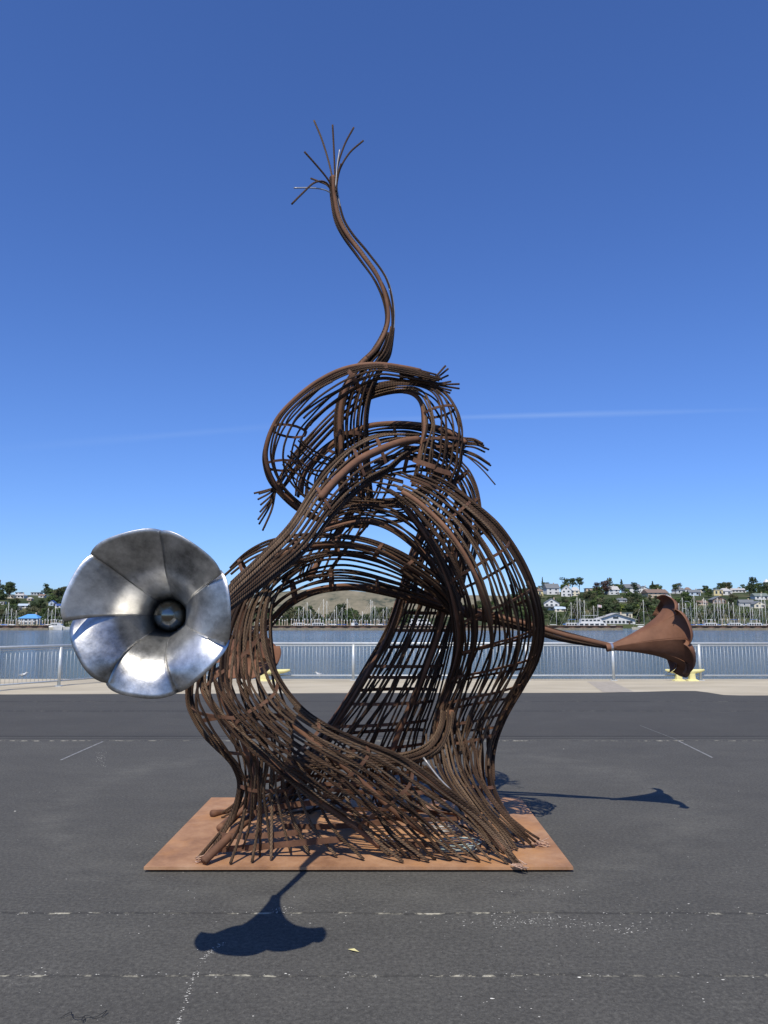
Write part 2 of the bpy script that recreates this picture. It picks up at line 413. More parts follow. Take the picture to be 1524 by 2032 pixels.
for q0, q1, w_ in (((120, 1509), (204, 1472), 0.032), ((1345, 1470), (1414, 1504), 0.03), ((1270, 1440), (1345, 1469), 0.010)):
    a_, b2_ = G(*q0), G(*q1); d_ = (b2_ - a_)[:2]; d_ /= np.linalg.norm(d_); n_ = np.array([-d_[1], d_[0]]) * w_ / 2
    sheet('painted_line', [a_[:2] - n_, b2_[:2] - n_, b2_[:2] + n_, a_[:2] + n_], 0.004, line_m)
sheet('water', [(-3000, QUAY_Y - 0.2), (3000, QUAY_Y - 0.2), (3000, 900), (-3000, 900)], WATER_Z, M['water'])

# hillside across the water
CA = [-3, -0.9, -0.5, -0.40, -0.30, -0.22, -0.16, -0.05, 0.03, 0.09, 0.15, 0.20, 0.5, 0.9, 3]
CZ = [26, 26, 26, 22, 14, 6, 3, 2, 2, 5, 16, 26, 27, 27, 27]
Y0, Y1 = 428.0, 700.0
def terrain(x, y):
    c = np.interp(x / y, CA, CZ)
    t = min(max((y - Y0) / (Y1 - Y0), 0), 1); t = t * t * (3 - 2 * t) * 0.55 + t * 0.45
    z0 = -1.0
    z = z0 + (c - z0) * t + 0.8 * math.sin(x * 0.031) * math.sin(y * 0.043) * min(1, max(0, (y - Y0) / 40))
    if y > Y1: z -= (y - Y1) * 0.05
    return z
av = np.linspace(-1.2, 1.2, 150); yv = np.concatenate([[Y0 - 2, Y0 + 0.5], np.linspace(Y0 + 8, 900, 42)])
V, Fc = [], []
for j, y in enumerate(yv):
    for a in av:
        V.append((a * y, y, terrain(a * y, y) if j else -8))
for j in range(len(yv) - 1):
    for i in range(len(av) - 1):
        k = j * len(av) + i
        Fc.append((k, k + 1, k + 1 + len(av), k + len(av)))
tag(mesh_obj('hillside', V, Fc, M['hillside'], smooth=True), kind='structure')
# dry hills far behind
V, Fc = [], []
hx = np.linspace(-3200, 3200, 161); hy = np.linspace(2300, 4200, 40)
rr = np.random.RandomState(3)
ph = rr.rand(24) * 6.28; fr = rr.rand(24) * 0.010 + 0.0012; dr = rr.rand(24) * 6.28
def hills(x, y):
    n = sum(math.sin((x * math.cos(d) + y * math.sin(d)) * f + p) * (0.0022 / f) for p, f, d in zip(ph, fr, dr))
    t = min(1, (y - 2300) / 900)
    crest = np.interp(x / y, [-0.6, -0.25, -0.16, -0.09, -0.04, 0.03, 0.1, 0.6], [40, 80, 112, 135, 128, 104, 92, 60])
    return -8 + (crest + 8) * (t ** 0.8) + n * 5 * t - max(0, y - 3300) * 0.03
for y in hy:
    for x in hx: V.append((x, y, hills(x, y)))
for j in range(len(hy) - 1):
    for i in range(len(hx) - 1):
        k = j * len(hx) + i
        Fc.append((k, k + 1, k + 1 + len(hx), k + len(hx)))
tag(mesh_obj('dry_hills', V, Fc, M['dry_hills'], smooth=True), kind='structure')

# ================================================================ THE SCULPTURE
PLATE_C = (-0.16, 6.755)
sculpture = empty('rope_sculpture', (PLATE_C[0], PLATE_C[1], 0),
                  'tall knotted sculpture of rusty wire rope with metal flowers, standing on a rusty steel plate', 'sculpture')
OFF = np.array([PLATE_C[0], PLATE_C[1], 0.0])
PL = 0.036
mb = MB(); fx0, fx1 = G(285, 1731)[0], G(1138, 1731)[0]; y0, y1 = G(762, 1731)[1], G(762, 1590)[1]
mb.box(fx0 - OFF[0], fx1 - OFF[0], y0 - OFF[1], y1 - OFF[1], 0.016, PL)
plate = mb.build('base_plate', M['plate'], sculpture)

def cr(pts, n):                      # Catmull-Rom through the points, n samples, roughly even in length
    p = np.array(pts, float)
    p = np.vstack([2 * p[0] - p[1], p, 2 * p[-1] - p[-2]])
    out = []
    for i in range(1, len(p) - 2):
        t = np.linspace(0, 1, 24, endpoint=False)[:, None]
        a, b, c, d = p[i - 1], p[i], p[i + 1], p[i + 2]
        out.append(0.5 * ((2 * b) + (c - a) * t + (2 * a - 5 * b + 4 * c - d) * t ** 2 + (3 * b - a - 3 * c + d) * t ** 3))
    out = np.vstack(out + [p[-2][None]])
    return out[np.linspace(0, len(out) - 1, n).round().astype(int)]
def smooth_noise(n, k, amp):
    x = rng.randn(k + 1) * amp
    return np.interp(np.linspace(0, k, n), np.arange(k + 1), x) if k else np.full(n, x[0])
N_ROPE = [0]
def rope(p, r=0.0135, mat='rope', name='wire_rope', n=7):
    N_ROPE[0] += 1
    r = r * 0.83
    return tube_obj(name, np.asarray(p) - OFF, r, M[mat], sculpture, n)
def pt(q, Y):
    if len(q) == 3 and abs(q[0]) < 20: return np.array(q, float)      # already a point of the place
    if len(q) == 3 and q[2] == 'g': g = G(q[0], q[1], PL); return g
    return P(q[0], q[1], q[2] if len(q) == 3 else Y)
class Cage:
    """Two edge curves of a bundle and its depth; ropes run along it around the cross-section."""
    def __init__(s, left, right, Y, B, n=70):
        k = len(left)
        Y = list(Y) if hasattr(Y, '__len__') else [Y] * k
        B = list(B) if hasattr(B, '__len__') else [B] * k
        s.n = n
        s.L = cr([pt(q, y) for q, y in zip(left, Y)], n)
        s.R = cr([pt(q, y) for q, y in zip(right, Y)], n)
        s.B = cr([[b, 0, 0] for b in B], n)[:, 0]
    def at(s, th, grow=1.0):             # th: array (n) of angles; 0 right edge, pi/2 front, pi left edge, 3pi/2 back
        th = np.broadcast_to(th, (s.n,))
        c = (s.L + s.R) / 2; e = (s.R - s.L) / 2
        p = c + e * (np.cos(th) * grow)[:, None]
        p[:, 1] -= s.B * np.sin(th) * grow
        return p
    def ropes(s, angles, r=0.0135, twist=0.0, jit=0.05, mat='rope', s0=0.0, s1=1.0, ends=0.0, floor=False):
        for a in angles:
            th = a + twist * np.linspace(0, 1, s.n) + smooth_noise(s.n, 6, jit * 1.4)
            g = 1.0 + smooth_noise(s.n, 5, 0.05)
            p = s.at(th, g)
            i0 = int(s0 * (s.n - 1)); i1 = int(s1 * (s.n - 1))
            if ends:
                i0 += int(rng.rand() * ends * s.n) if s0 >= 0 else 0
                i1 -= int(rng.rand() * ends * s.n)
            p = p[i0:i1 + 1]
            if floor: p[:, 2] = np.maximum(p[:, 2], PL + r * 0.6)
            rope(p, r * (0.85 + 0.3 * rng.rand()), mat if not isinstance(mat, (tuple, list)) else mat[rng.randint(len(mat))])
    def pipe(s, a, r=0.034, twist=0.0, s0=0.0, s1=1.0, mat='pipe', grow=0.97):
        th = a + twist * np.linspace(0, 1, s.n)
        p = s.at(th, np.full(s.n, grow)); i0 = int(s0 * (s.n - 1)); i1 = int(s1 * (s.n - 1))
        tube_obj('steel_pipe', p[i0:i1 + 1] - OFF, r, M[mat], sculpture, 12)
    def strap(s, u, a0, a1, w=0.032, t=0.007, slant=0.0, grow=0.99):
        """a flat bar bent across the bundle at the length u"""
        m = 14; A = np.linspace(a0, a1, m); c = []
        for k, a in enumerate(A):
            i = min(max(u + slant * (k / (m - 1) - 0.5), 0), 1) * (s.n - 1)
            i0 = int(i); f = i - i0; i1 = min(i0 + 1, s.n - 1)
            e = s.at(a, np.full(s.n, grow)); c.append(e[i0] * (1 - f) + e[i1] * f)
        bar(np.array(c), s.tangent(u), w, t)
    def tangent(s, u):
        c = (s.L + s.R) / 2; i = int(u * (s.n - 2)); d = c[min(i + 3, s.n - 1)] - c[max(i - 3, 0)]
        return d / np.linalg.norm(d)
def bar(c, side, w=0.032, t=0.007, mat='strap'):
    c = np.asarray(c, float); tg = np.gradient(c, axis=0); tg /= np.linalg.norm(tg, axis=1)[:, None] + 1e-9
    V, Fs = [], []
    for p, d in zip(c, tg):
        x = side - d * np.dot(side, d); x /= np.linalg.norm(x) + 1e-9; y = np.cross(d, x)
        for a, b_ in ((-1, -1), (1, -1), (1, 1), (-1, 1)): V.append(p - OFF + x * a * w / 2 + y * b_ * t / 2)
    for i in range(len(c) - 1):
        for k in range(4): Fs.append((i * 4 + k, i * 4 + (k + 1) % 4, i * 4 + 4 + (k + 1) % 4, i * 4 + 4 + k))
    Fs += [(3, 2, 1, 0), tuple((len(c) - 1) * 4 + k for k in range(4))]
    return mesh_obj('flat_bar', V, Fs, M[mat], sculpture)
def spread(n, a0=0.0, a1=2 * math.pi, jit=0.5):
    st = (a1 - a0) / n
    return [a0 + (k + 0.5 + (rng.rand() - 0.5) * jit) * st for k in range(n)]
def even(n, m=0.96):                # evenly spaced as seen from the front
    return [math.acos(x) + (rng.rand() - 0.5) * 0.06 for x in np.linspace(m, -m, n)]
def line(pts, r=0.0125, mat='rope', n=26, name='wire_rope'):
    return rope(cr([P(*q) for q in pts], n), r, mat, name)
pi = math.pi
HF = (0.08, pi - 0.08)               # the front half of a bundle

# bright flower that faces the viewer: rim centre and throat fix its axis
rimc = P(299, 1217, 3.34); thr = P(343, 1222, 3.34 + 0.36)
ax_ = (rimc - thr); ax_ /= np.linalg.norm(ax_)
FBASE = rimc - ax_ * 0.62
# --- arm of the steel flower: comes out of the knot, swings down to the left and towards the viewer
arm = Cage([(838, 864), (790, 862), (745, 866), (700, 887), (655, 928), (618, 974), (575, 1040), (520, 1100), (470, 1150), (425, 1196), tuple(FBASE + [-0.01, 0, 0.02])],
           [(846, 885), (805, 905), (770, 935), (728, 959), (691, 990), (655, 1030), (608, 1092), (545, 1145), (484, 1190), (434, 1222), tuple(FBASE + [0.015, 0, -0.02])],
           [6.35, 6.25, 6.15, 6.0, 5.8, 5.6, 5.3, 4.95, 4.6, 4.28, 3.97], [0.08, 0.10, 0.11, 0.11, 0.10, 0.09, 0.08, 0.07, 0.05, 0.03, 0.02])
arm.pipe(1.62, 0.029, 0.25, 0.03, 0.5, grow=1.0)
arm.ropes(spread(12, -0.1, pi + 0.25), 0.0128, 0.1, 0.04, ('rope', 'rope_pale', 'rope'), ends=0.10)
arm.ropes(spread(4, pi + 0.3, 2 * pi - 0.2), 0.0125, 0.2, 0.06)
for u in (0.20, 0.30, 0.48): arm.strap(u, 0.9, 2.3, 0.030, grow=1.12)
arm.strap(0.62, 3.3, 6.1, 0.03)

# --- stalk that rises to the top
stalk = Cage([(655, 352), (656, 385), (664, 435), (681, 470), (710, 510), (745, 560), (764, 610), (763, 650), (738, 694), (706, 728), (675, 775), (662, 830), (664, 890), (672, 960), (680, 1010)],
             [(667, 352), (670, 385), (681, 432), (700, 465), (731, 502), (767, 552), (781, 606), (781, 655), (775, 700), (760, 728), (738, 775), (728, 830), (730, 890), (735, 960), (742, 1010)],
             [6.55] * 8 + [6.57, 6.6, 6.62, 6.65, 6.7, 6.75, 6.8], [0.025] * 8 + [0.06, 0.09, 0.12, 0.13, 0.14, 0.14, 0.14], n=100)
stalk.pipe(1.5, 0.017, 1.2, 0.0, 0.62)
stalk.ropes(spread(5), 0.0115, 2.4, 0.1, ('rope', 'rope', 'rope_pale'), s0=0.0, s1=0.66)
stalk.ropes([0.15, 5.6], 0.0075, 0.5, 0.1, 'galv', s0=0.0, s1=0.52)
stalk.ropes(spread(18), 0.0115, 0.5, 0.05, 'rope', s0=0.50, s1=1.0, ends=0.03)
for u in (0.72, 0.83): stalk.strap(u, 0.2, pi - 0.2)
stalk.pipe(2.2, 0.022, 0, 0.62, 1.0)
for q, mt in (([(664, 372, 6.55), (652, 320, 6.53), (638, 275, 6.5), (623, 239, 6.48)], 'rope_pale'),
              ([(665, 372, 6.55), (664, 330, 6.55), (662, 285, 6.55), (660, 248, 6.55)], 'rope'),
              ([(666, 372, 6.55), (670, 330, 6.57), (684, 287, 6.6), (702, 253, 6.63)], 'rope'),
              ([(667, 372, 6.55), (675, 335, 6.57), (694, 303, 6.6), (721, 279, 6.62)], 'rope'),
              ([(664, 380, 6.55), (650, 355, 6.5), (628, 328, 6.45), (604, 301, 6.4)], 'rope'),
              ([(664, 388, 6.55), (650, 368, 6.6), (635, 361, 6.65), (617, 354, 6.7)], 'rope'),
              ([(662, 390, 6.55), (648, 363, 6.5), (625, 362, 6.42), (600, 384, 6.35), (579, 405, 6.3)], 'rope'),
              ([(661, 386, 6.55), (645, 377, 6.5), (620, 373, 6.45), (583, 373, 6.4)], 'galv'),
              ([(666, 372, 6.5), (669, 330, 6.5), (674, 297, 6.5)], 'galv'), ([(667, 380, 6.5), (671, 345, 6.5), (677, 325, 6.5)], 'rope')):
    line(q, 0.0105 if mt != 'galv' else 0.0075, mt, 20)

# --- upper left ring
ring = Cage([(893, 752), (850, 741), (800, 730), (740, 724), (680, 733), (627, 760), (581, 799), (545, 842), (526, 893), (527, 930), (545, 970), (585, 1010), (640, 1040)],
            [(893, 772), (850, 764), (800, 756), (755, 752), (710, 770), (672, 795), (638, 822), (612, 850), (600, 890), (600, 925), (612, 955), (640, 985), (680, 1010)],
            [6.35, 6.3, 6.25, 6.2, 6.2, 6.2, 6.22, 6.25, 6.3, 6.35, 6.42, 6.5, 6.6], [0.06, 0.08, 0.09, 0.10, 0.12, 0.16, 0.2, 0.22, 0.23, 0.22, 0.2, 0.17, 0.14], n=90)
ring.pipe(2.35, 0.019, 0.15, 0.12, 0.98, grow=1.0)
ring.ropes([2.05, 2.75, 2.9, 3.02, 3.12], 0.0108, 0.0, 0.05, s0=0.06, s1=1.0, ends=0.04)
ring.ropes([0.0, 0.12, 0.3, 0.75, 1.15, 1.5, 1.8], 0.0105, 0.1, 0.05, s0=0.03, s1=0.62, ends=0.06)
ring.ropes([3.6, 4.4, 5.2], 0.0105, 0.6, 0.05, s0=0.10, s1=1.0)
ring.ropes([0.4, 1.1], 0.0115, 1.2, 0.05, s0=0.4, s1=1.0)
ring.strap(0.33, 0.1, 1.9, 0.034, grow=1.05); ring.strap(0.22, 1.6, 2.9, 0.03, grow=1.05)
for a in (0.60, 0.74): ring.strap(a, 0, 2 * pi, 0.02, 0.01)
for a, e in ((( 872, 750), (884, 726)), ((874, 752), (889, 732)), ((874, 756), (889, 745)), ((878, 760), (895, 757)), ((880, 762), (912, 762)), ((882, 764), (911, 771)), ((875, 766), (896, 775)), ((868, 766), (893, 780))):
    line([(790 + rng.rand() * 20, 738 + rng.rand() * 12, 6.22), (830, 745 + rng.rand() * 12, 6.25), (a[0] - 12, a[1], 6.28), (e[0], e[1], 6.2 + rng.rand() * 0.3)], 0.0105)
# ropes from the ring's inner side that sweep on to the right, into the knot
cross = Cage([(600, 868), (616, 890), (645, 902), (690, 920), (740, 935), (800, 955)], [(560, 925), (590, 955), (630, 985), (675, 1005), (730, 1015), (800, 1020)],
             [6.4, 6.45, 6.5, 6.55, 6.6, 6.6], 0.08, n=50)
cross.ropes(spread(7, 0.1, pi - 0.1), 0.0100, 0.5, 0.06)
# --- bundle behind the ring that ends in the splayed tips on the left
spl = Cage([(735, 755), (690, 790), (650, 828), (612, 868), (585, 900), (562, 935), (548, 962)], [(760, 775), (715, 805), (672, 842), (635, 880), (608, 910), (580, 945), (560, 972)],
           [6.75, 6.75, 6.72, 6.7, 6.65, 6.6, 6.55], 0.05, n=50)
spl.ropes(spread(9), 0.0110, 0.4, 0.05); spl.strap(0.97, 0, 2 * pi, 0.03)
for k, e in enumerate(((504, 979), (514, 980), (512, 991), (517, 1002), (516, 1016), (512, 1031), (514, 1040), (521, 1053), (524, 1047))):
    line([(568 - k, 942 + k, 6.58), (552 - k * 0.5, 964 + k * 0.7, 6.55), ((552 + e[0]) / 2 + 2, (966 + e[1]) / 2 + k * 0.3, 6.5), (e[0], e[1], 6.40 + 0.2 * rng.rand())], 0.0105)

# --- upper right handle
hand = Cage([(722, 800), (745, 788), (780, 779), (812, 780), (832, 796), (840, 825), (841, 855), (834, 890), (828, 925), (820, 965)],
            [(715, 775), (745, 763), (790, 756), (840, 762), (880, 778), (905, 812), (917, 852), (919, 890), (914, 930), (892, 975)],
            [6.72, 6.65, 6.55, 6.45, 6.4, 6.35, 6.3, 6.28, 6.28, 6.3], [0.04, 0.05, 0.06, 0.1, 0.14, 0.17, 0.18, 0.17, 0.15, 0.10], n=80)
hand.ropes(spread(8, 0.05, pi - 0.05), 0.0108, 0.0, 0.05, ('rope', 'rope_pale'))
hand.ropes(spread(5, pi + 0.2, 2 * pi - 0.2), 0.0105, 0.9, 0.05)
hand.ropes([2.95, 3.1, 3.3], 0.0108, 0.0, 0.03)
hand.pipe(3.0, 0.020, 0.0, 0.3, 0.9)
for u in (0.55, 0.74): hand.strap(u, 0, 2 * pi, 0.022)
for a, b_ in (((820, 912), (880, 932)), ((815, 952), (872, 968)), ((850, 925), (895, 940))):
    bar(cr([P(a[0], a[1], 6.16), P((a[0] + b_[0]) / 2, (a[1] + b_[1]) / 2 + 1, 6.13), P(b_[0], b_[1], 6.16)], 6), np.array([0, 0, 1.0]), 0.04)

# --- second coil across the middle, ends splayed on the right
coil = Cage([(585, 985), (592, 945), (620, 908), (668, 870), (729, 843), (790, 838), (845, 842), (895, 854), (925, 872)], [(650, 985), (652, 950), (672, 920), (705, 893), (745, 875), (795, 868), (840, 878), (885, 900), (915, 925)],
            [6.85, 6.85, 6.85, 6.82, 6.75, 6.65, 6.6, 6.55, 6.5], 0.10, n=70)
coil.ropes(spread(12), 0.0110, 0.4, 0.05); coil.pipe(2.2, 0.022)
for u in (0.3, 0.45, 0.6, 0.75): coil.strap(u, 0.2, pi - 0.2, 0.026)
for s_, e in (((915, 868), (958, 880)), ((915, 872), (960, 884)), ((918, 876), (963, 890)), ((918, 880), (970, 892)), ((912, 884), (962, 897)), ((910, 890), (972, 921)), ((910, 898), (969, 934)), ((905, 892), (974, 924))):
    line([(s_[0] - 40, s_[1] - 12, 6.55), (s_[0], s_[1], 6.5), ((s_[0] + e[0]) / 2 + 3, (s_[1] + e[1]) / 2 - 3, 6.45), (e[0], e[1], 6.38 + 0.15 * rng.rand())], 0.0105)
line([(890, 890, 6.5), (925, 905, 6.45), (955, 930, 6.42), (983, 962, 6.4)], 0.007)
# --- dark outer coil on the right behind the handle
out = Cage([(800, 905), (850, 915), (888, 945), (912, 985), (925, 1030), (925, 1080), (915, 1130)], [(800, 870), (860, 882), (915, 920), (942, 960), (954, 1010), (952, 1065), (938, 1125)],
           [6.9, 6.95, 7.0, 7.0, 7.0, 7.0, 7.0], 0.16, n=60)
out.ropes(spread(11), 0.0115, 0.3, 0.05); out.pipe(3.6, 0.026)
for u in (0.4, 0.6, 0.75): out.strap(u, 0, 2 * pi, 0.024)
# the knot's inside: a turn of rope that ties the coils together
knot = Cage([(640, 1000), (690, 985), (745, 992), (800, 985), (850, 955), (880, 915)], [(655, 1045), (700, 1030), (745, 1035), (800, 1035), (860, 1010), (905, 960)],
            [6.5, 6.6, 6.7, 6.75, 6.8, 6.85], 0.12, n=50)
knot.ropes(spread(11), 0.0110, 0.8, 0.08); knot.pipe(4.0, 0.03)
k3 = Cage([(735, 955), (790, 940), (840, 935), (890, 950)], [(745, 912), (800, 896), (852, 892), (898, 912)], [6.7, 6.75, 6.75, 6.7], 0.1, n=40)
k3.ropes(spread(8), 0.0105, 0.7, 0.1); k3.strap(0.4, 0, 2 * pi); k3.strap(0.7, 0, 2 * pi)
knot2 = Cage([(700, 930), (690, 975), (665, 1015), (640, 1060), (610, 1105), (590, 1150)], [(785, 940), (765, 985), (745, 1025), (715, 1062), (680, 1100), (645, 1150)],
             [6.7, 6.7, 6.65, 6.6, 6.55, 6.5], 0.14, n=50)
knot2.ropes(spread(9), 0.0110, -0.7, 0.08); knot2.pipe(4.4, 0.026); knot2.strap(0.5, 0, 2 * pi); knot2.strap(0.7, 0, 2 * pi)

# --- the big right leg
leg = Cage([(742, 968), (790, 998), (828, 1040), (860, 1090), (885, 1150), (902, 1215), (908, 1270), (900, 1320), (885, 1370), (868, 1420), (860, 1465), (860, 1500), (880, 1560), (930, 1628), (990, 1696, 'g')],
           [(806, 925), (880, 955), (940, 1000), (992, 1050), (1034, 1115), (1061, 1185), (1072, 1250), (1062, 1310), (1034, 1365), (1002, 1420), (982, 1470), (975, 1520), (985, 1575), (1025, 1640), (1080, 1680, 'g')],
           [6.15, 6.1, 6.1, 6.1, 6.15, 6.28, 6.5, 6.75, 6.92, 7.0, 7.0, 6.9, 6.65, 6.38, 6.1], [0.05, 0.12, 0.25, 0.33, 0.38, 0.40, 0.36, 0.30, 0.25, 0.22, 0.20, 0.18, 0.14, 0.10, 0.02], n=130)
leg.ropes(spread(30, 0.3, 2 * pi - 0.2), 0.0118, -0.75, 0.04, ('rope', 'rope', 'rope', 'rope_pale'), s1=0.86, ends=0.12, floor=True)  # mostly the darker rope, its colour standing in for shade inside the leg
leg.ropes([-0.15, 0.0, 0.12, 0.28], 0.0125, 0.0, 0.03, s0=0.05, s1=0.97, ends=0.03, floor=True)
leg.ropes([1.5, 2.0, 2.5, 1.1], 0.0120, -0.5, 0.04, ('rope', 'rope_pale'), s0=0.0, s1=0.45, ends=0.08)
leg.pipe(2.2, 0.022, -0.75, 0.06, 0.40); leg.pipe(3.0, 0.022, 0.0, 0.1, 0.75)
for u in (0.16, 0.27, 0.36, 0.44, 0.51, 0.58, 0.65, 0.71): leg.strap(u, 0.1, pi - 0.1, 0.022, slant=0.06)
for u in (0.14, 0.22, 0.30, 0.38, 0.46, 0.54, 0.62, 0.70): leg.strap(u, pi + 0.1, 2 * pi - 0.1, 0.022, slant=-0.05)
leg.strap(0.84, 0.2, pi - 0.2); leg.strap(0.95, 0.1, pi - 0.1)
# right foot: more ropes that splay over the plate
foot = Cage([(845, 1440), (848, 1480), (862, 1530), (905, 1590), (950, 1652), (972, 1702, 'g')], [(930, 1440), (945, 1490), (958, 1540), (995, 1600), (1045, 1645), (1083, 1676, 'g')],
            [6.75, 6.62, 6.45, 6.25, 6.12, 6.0], [0.08, 0.08, 0.08, 0.06, 0.04, 0.01], n=50)
foot.ropes(even(14), 0.0120, 0.0, 0.04, ('rope_pale', 'rope'), ends=0.12, floor=True)
footb = Cage([(900, 1420), (905, 1480), (915, 1540), (930, 1580), (950, 1603)], [(975, 1440), (972, 1490), (972, 1540), (980, 1580), (1000, 1608)], [6.9, 6.95, 7.05, 7.2, 7.4], 0.08, n=40)
footb.ropes(spread(8), 0.0115, 0.3, 0.06, floor=True)

# --- arch over the opening; its lower ropes run on to the right as the stem of the rusty flower
arch = Cage([(500, 1275), (540, 1243), (572, 1208), (615, 1184), (660, 1174), (710, 1172), (770, 1182), (830, 1197), (900, 1218), (980, 1236), (1060, 1256), (1120, 1273), (1218, 1288)],
            [(478, 1215), (520, 1190), (560, 1160), (610, 1140), (660, 1131), (710, 1134), (770, 1150), (830, 1170), (900, 1198), (980, 1216), (1060, 1236), (1120, 1254), (1218, 1280)],
            [6.3, 6.3, 6.3, 6.32, 6.36, 6.42, 6.52, 6.68, 6.92, 6.92, 6.92, 6.9, 6.86], [0.12, 0.12, 0.12, 0.14, 0.15, 0.15, 0.14, 0.12, 0.1, 0.07, 0.05, 0.04, 0.012], n=100)
arch.ropes(spread(10), 0.0115, 0.5, 0.05, s0=0.0, s1=0.90, ends=0.04); arch.ropes(spread(6), 0.0115, 0.3, 0.04, s0=0.55, s1=1.0, ends=0.02)
arch.pipe(4.2, 0.022, 0, 0.0, 0.7); arch.pipe(1.2, 0.022, 0.0, 0.6, 1.0); 
for u in (0.2, 0.33, 0.47, 0.58): arch.strap(u, 0, 2 * pi, 0.026)
over = Cage([(470, 1200), (515, 1165), (560, 1135), (610, 1112), (665, 1100), (720, 1104), (770, 1122), (820, 1150), (865, 1185), (900, 1225)],
            [(440, 1140), (490, 1097), (545, 1073), (605, 1060), (670, 1060), (735, 1070), (795, 1095), (850, 1130), (895, 1170), (925, 1215)],
            [5.9, 5.92, 5.98, 6.03, 6.08, 6.12, 6.18, 6.25, 6.35, 6.45], [0.1, 0.12, 0.14, 0.15, 0.16, 0.16, 0.16, 0.15, 0.13, 0.1], n=80)
over.ropes(spread(11), 0.0115, 0.4, 0.05, ends=0.05); over.pipe(4.9, 0.022)
for u in (0.08, 0.3, 0.45, 0.6, 0.72): over.strap(u, 0, 2 * pi, 0.026)
mid = Cage([(560, 1165), (620, 1132), (680, 1122), (740, 1132), (800, 1152), (860, 1185)], [(560, 1150), (620, 1110), (680, 1102), (740, 1112), (800, 1135), (860, 1170)], [6.2, 6.25, 6.3, 6.35, 6.4, 6.5], 0.05, n=50)
mid.ropes(spread(3, 0, pi), 0.0110, 0.3, 0.05)
hood = Cage([(640, 1055), (690, 1042), (735, 1038), (780, 1055), (830, 1095), (870, 1145), (900, 1200)], [(650, 1020), (700, 1005), (750, 1005), (805, 1025), (855, 1065), (895, 1120), (922, 1180)],
            [6.3, 6.25, 6.2, 6.2, 6.25, 6.3, 6.4], 0.12, n=60)
hood.ropes(spread(9), 0.0115, 0.4, 0.05); hood.pipe(4.0, 0.022)

# --- back column, in the shade
col = Cage([(868, 985), (838, 1045), (812, 1110), (792, 1180), (768, 1250), (728, 1320), (682, 1395), (632, 1465), (592, 1520), (560, 1570), (530, 1612, 'g')],
           [(935, 1000), (930, 1060), (925, 1120), (915, 1185), (900, 1250), (882, 1320), (862, 1390), (845, 1450), (838, 1510), (836, 1565), (836, 1615, 'g')],
           [6.95, 7.0, 7.05, 7.1, 7.15, 7.2, 7.25, 7.3, 7.35, 7.4, 7.45], [0.12, 0.16, 0.2, 0.22, 0.22, 0.22, 0.22, 0.2, 0.18, 0.14, 0.05], n=100)
col.ropes(spread(20, 0.0, pi), 0.0118, 0.15, 0.05, ends=0.05, floor=True); col.ropes(spread(14, pi, 2 * pi), 0.0115, -0.7, 0.06, s0=0.1, s1=0.95, floor=True)
for a in (1.0, 2.6, 3.1): col.pipe(a, 0.028, 0.1, 0.1, 0.95)
for u in (0.08, 0.14, 0.2, 0.26, 0.32, 0.40, 0.50, 0.53, 0.60, 0.66, 0.74, 0.83): col.strap(u, 0.1, pi - 0.1, 0.028, slant=0.0)
for u in (0.11, 0.17, 0.23, 0.29, 0.35, 0.45, 0.57, 0.70, 0.80): col.strap(u, pi, 2 * pi, 0.03)
# the low loop that turns like a seat
seat = Cage([(876, 1395), (872, 1435), (852, 1472), (815, 1492), (765, 1499), (700, 1501), (625, 1500), (565, 1508)], [(900, 1415), (893, 1455), (872, 1492), (825, 1512), (768, 1517), (700, 1520), (625, 1524), (560, 1532)],
            [6.8, 6.68, 6.58, 6.6, 6.72, 6.9, 7.0, 7.1], [0.05, 0.06, 0.08, 0.12, 0.16, 0.18, 0.18, 0.18], n=60)
seat.ropes(spread(14, 0, 2 * pi), 0.0135, 0.2, 0.06, ('rope_pale', 'rope'), ends=0.06); seat.pipe(5.6, 0.028)
back = Cage([(600, 1530), (560, 1560), (500, 1585), (440, 1612, 'g')], [(720, 1530), (700, 1570), (660, 1595), (600, 1612, 'g')], [7.1, 7.2, 7.3, 7.4], 0.1, n=30)
back.ropes(spread(12), 0.0115, 0.4, 0.08, floor=True)
back2 = Cage([(720, 1530), (735, 1570), (750, 1600), (760, 1620, 'g')], [(850, 1520), (880, 1560), (920, 1590), (960, 1612, 'g')], [7.0, 7.1, 7.2, 7.3], 0.1, n=30)
back2.ropes(spread(12), 0.0115, -0.3, 0.08, floor=True)

# --- left leg
ll = Cage([(565, 1100), (505, 1140), (455, 1185), (418, 1240), (388, 1310), (376, 1380), (397, 1430), (437, 1482), (466, 1520), (475, 1565), (452, 1632), (396, 1706, 'g')],
          [(615, 1118), (570, 1152), (540, 1200), (538, 1255), (548, 1320), (560, 1375), (578, 1425), (588, 1465), (580, 1505), (570, 1550), (590, 1625), (618, 1694, 'g')],
          [6.35, 6.2, 6.05, 5.98, 5.96, 5.95, 5.95, 5.95, 5.97, 6.0, 6.0, 6.0], [0.08, 0.1, 0.14, 0.2, 0.28, 0.32, 0.32, 0.28, 0.22, 0.18, 0.12, 0.03], n=110)
ll.ropes(even(7), 0.0122, 0.0, 0.05, ('rope', 'rope_pale'), ends=0.04, floor=True)
ll.ropes([2.85, 3.0, 3.12, 3.2], 0.0128, 0.0, 0.02, floor=True)
ll.ropes(spread(5, pi + 0.2, 2 * pi), 0.0118, -0.6, 0.05, s1=0.9, ends=0.03, floor=True)
ll.pipe(4.2, 0.026, 0.0, 0.2, 0.9)
for u in (0.33, 0.52, 0.66, 0.82): ll.strap(u, 0.1, pi - 0.1, 0.024, slant=-0.05)
ll.strap(0.94, 0.0, pi, 0.04); ll.strap(0.3, pi, 2 * pi); ll.strap(0.55, pi, 2 * pi)
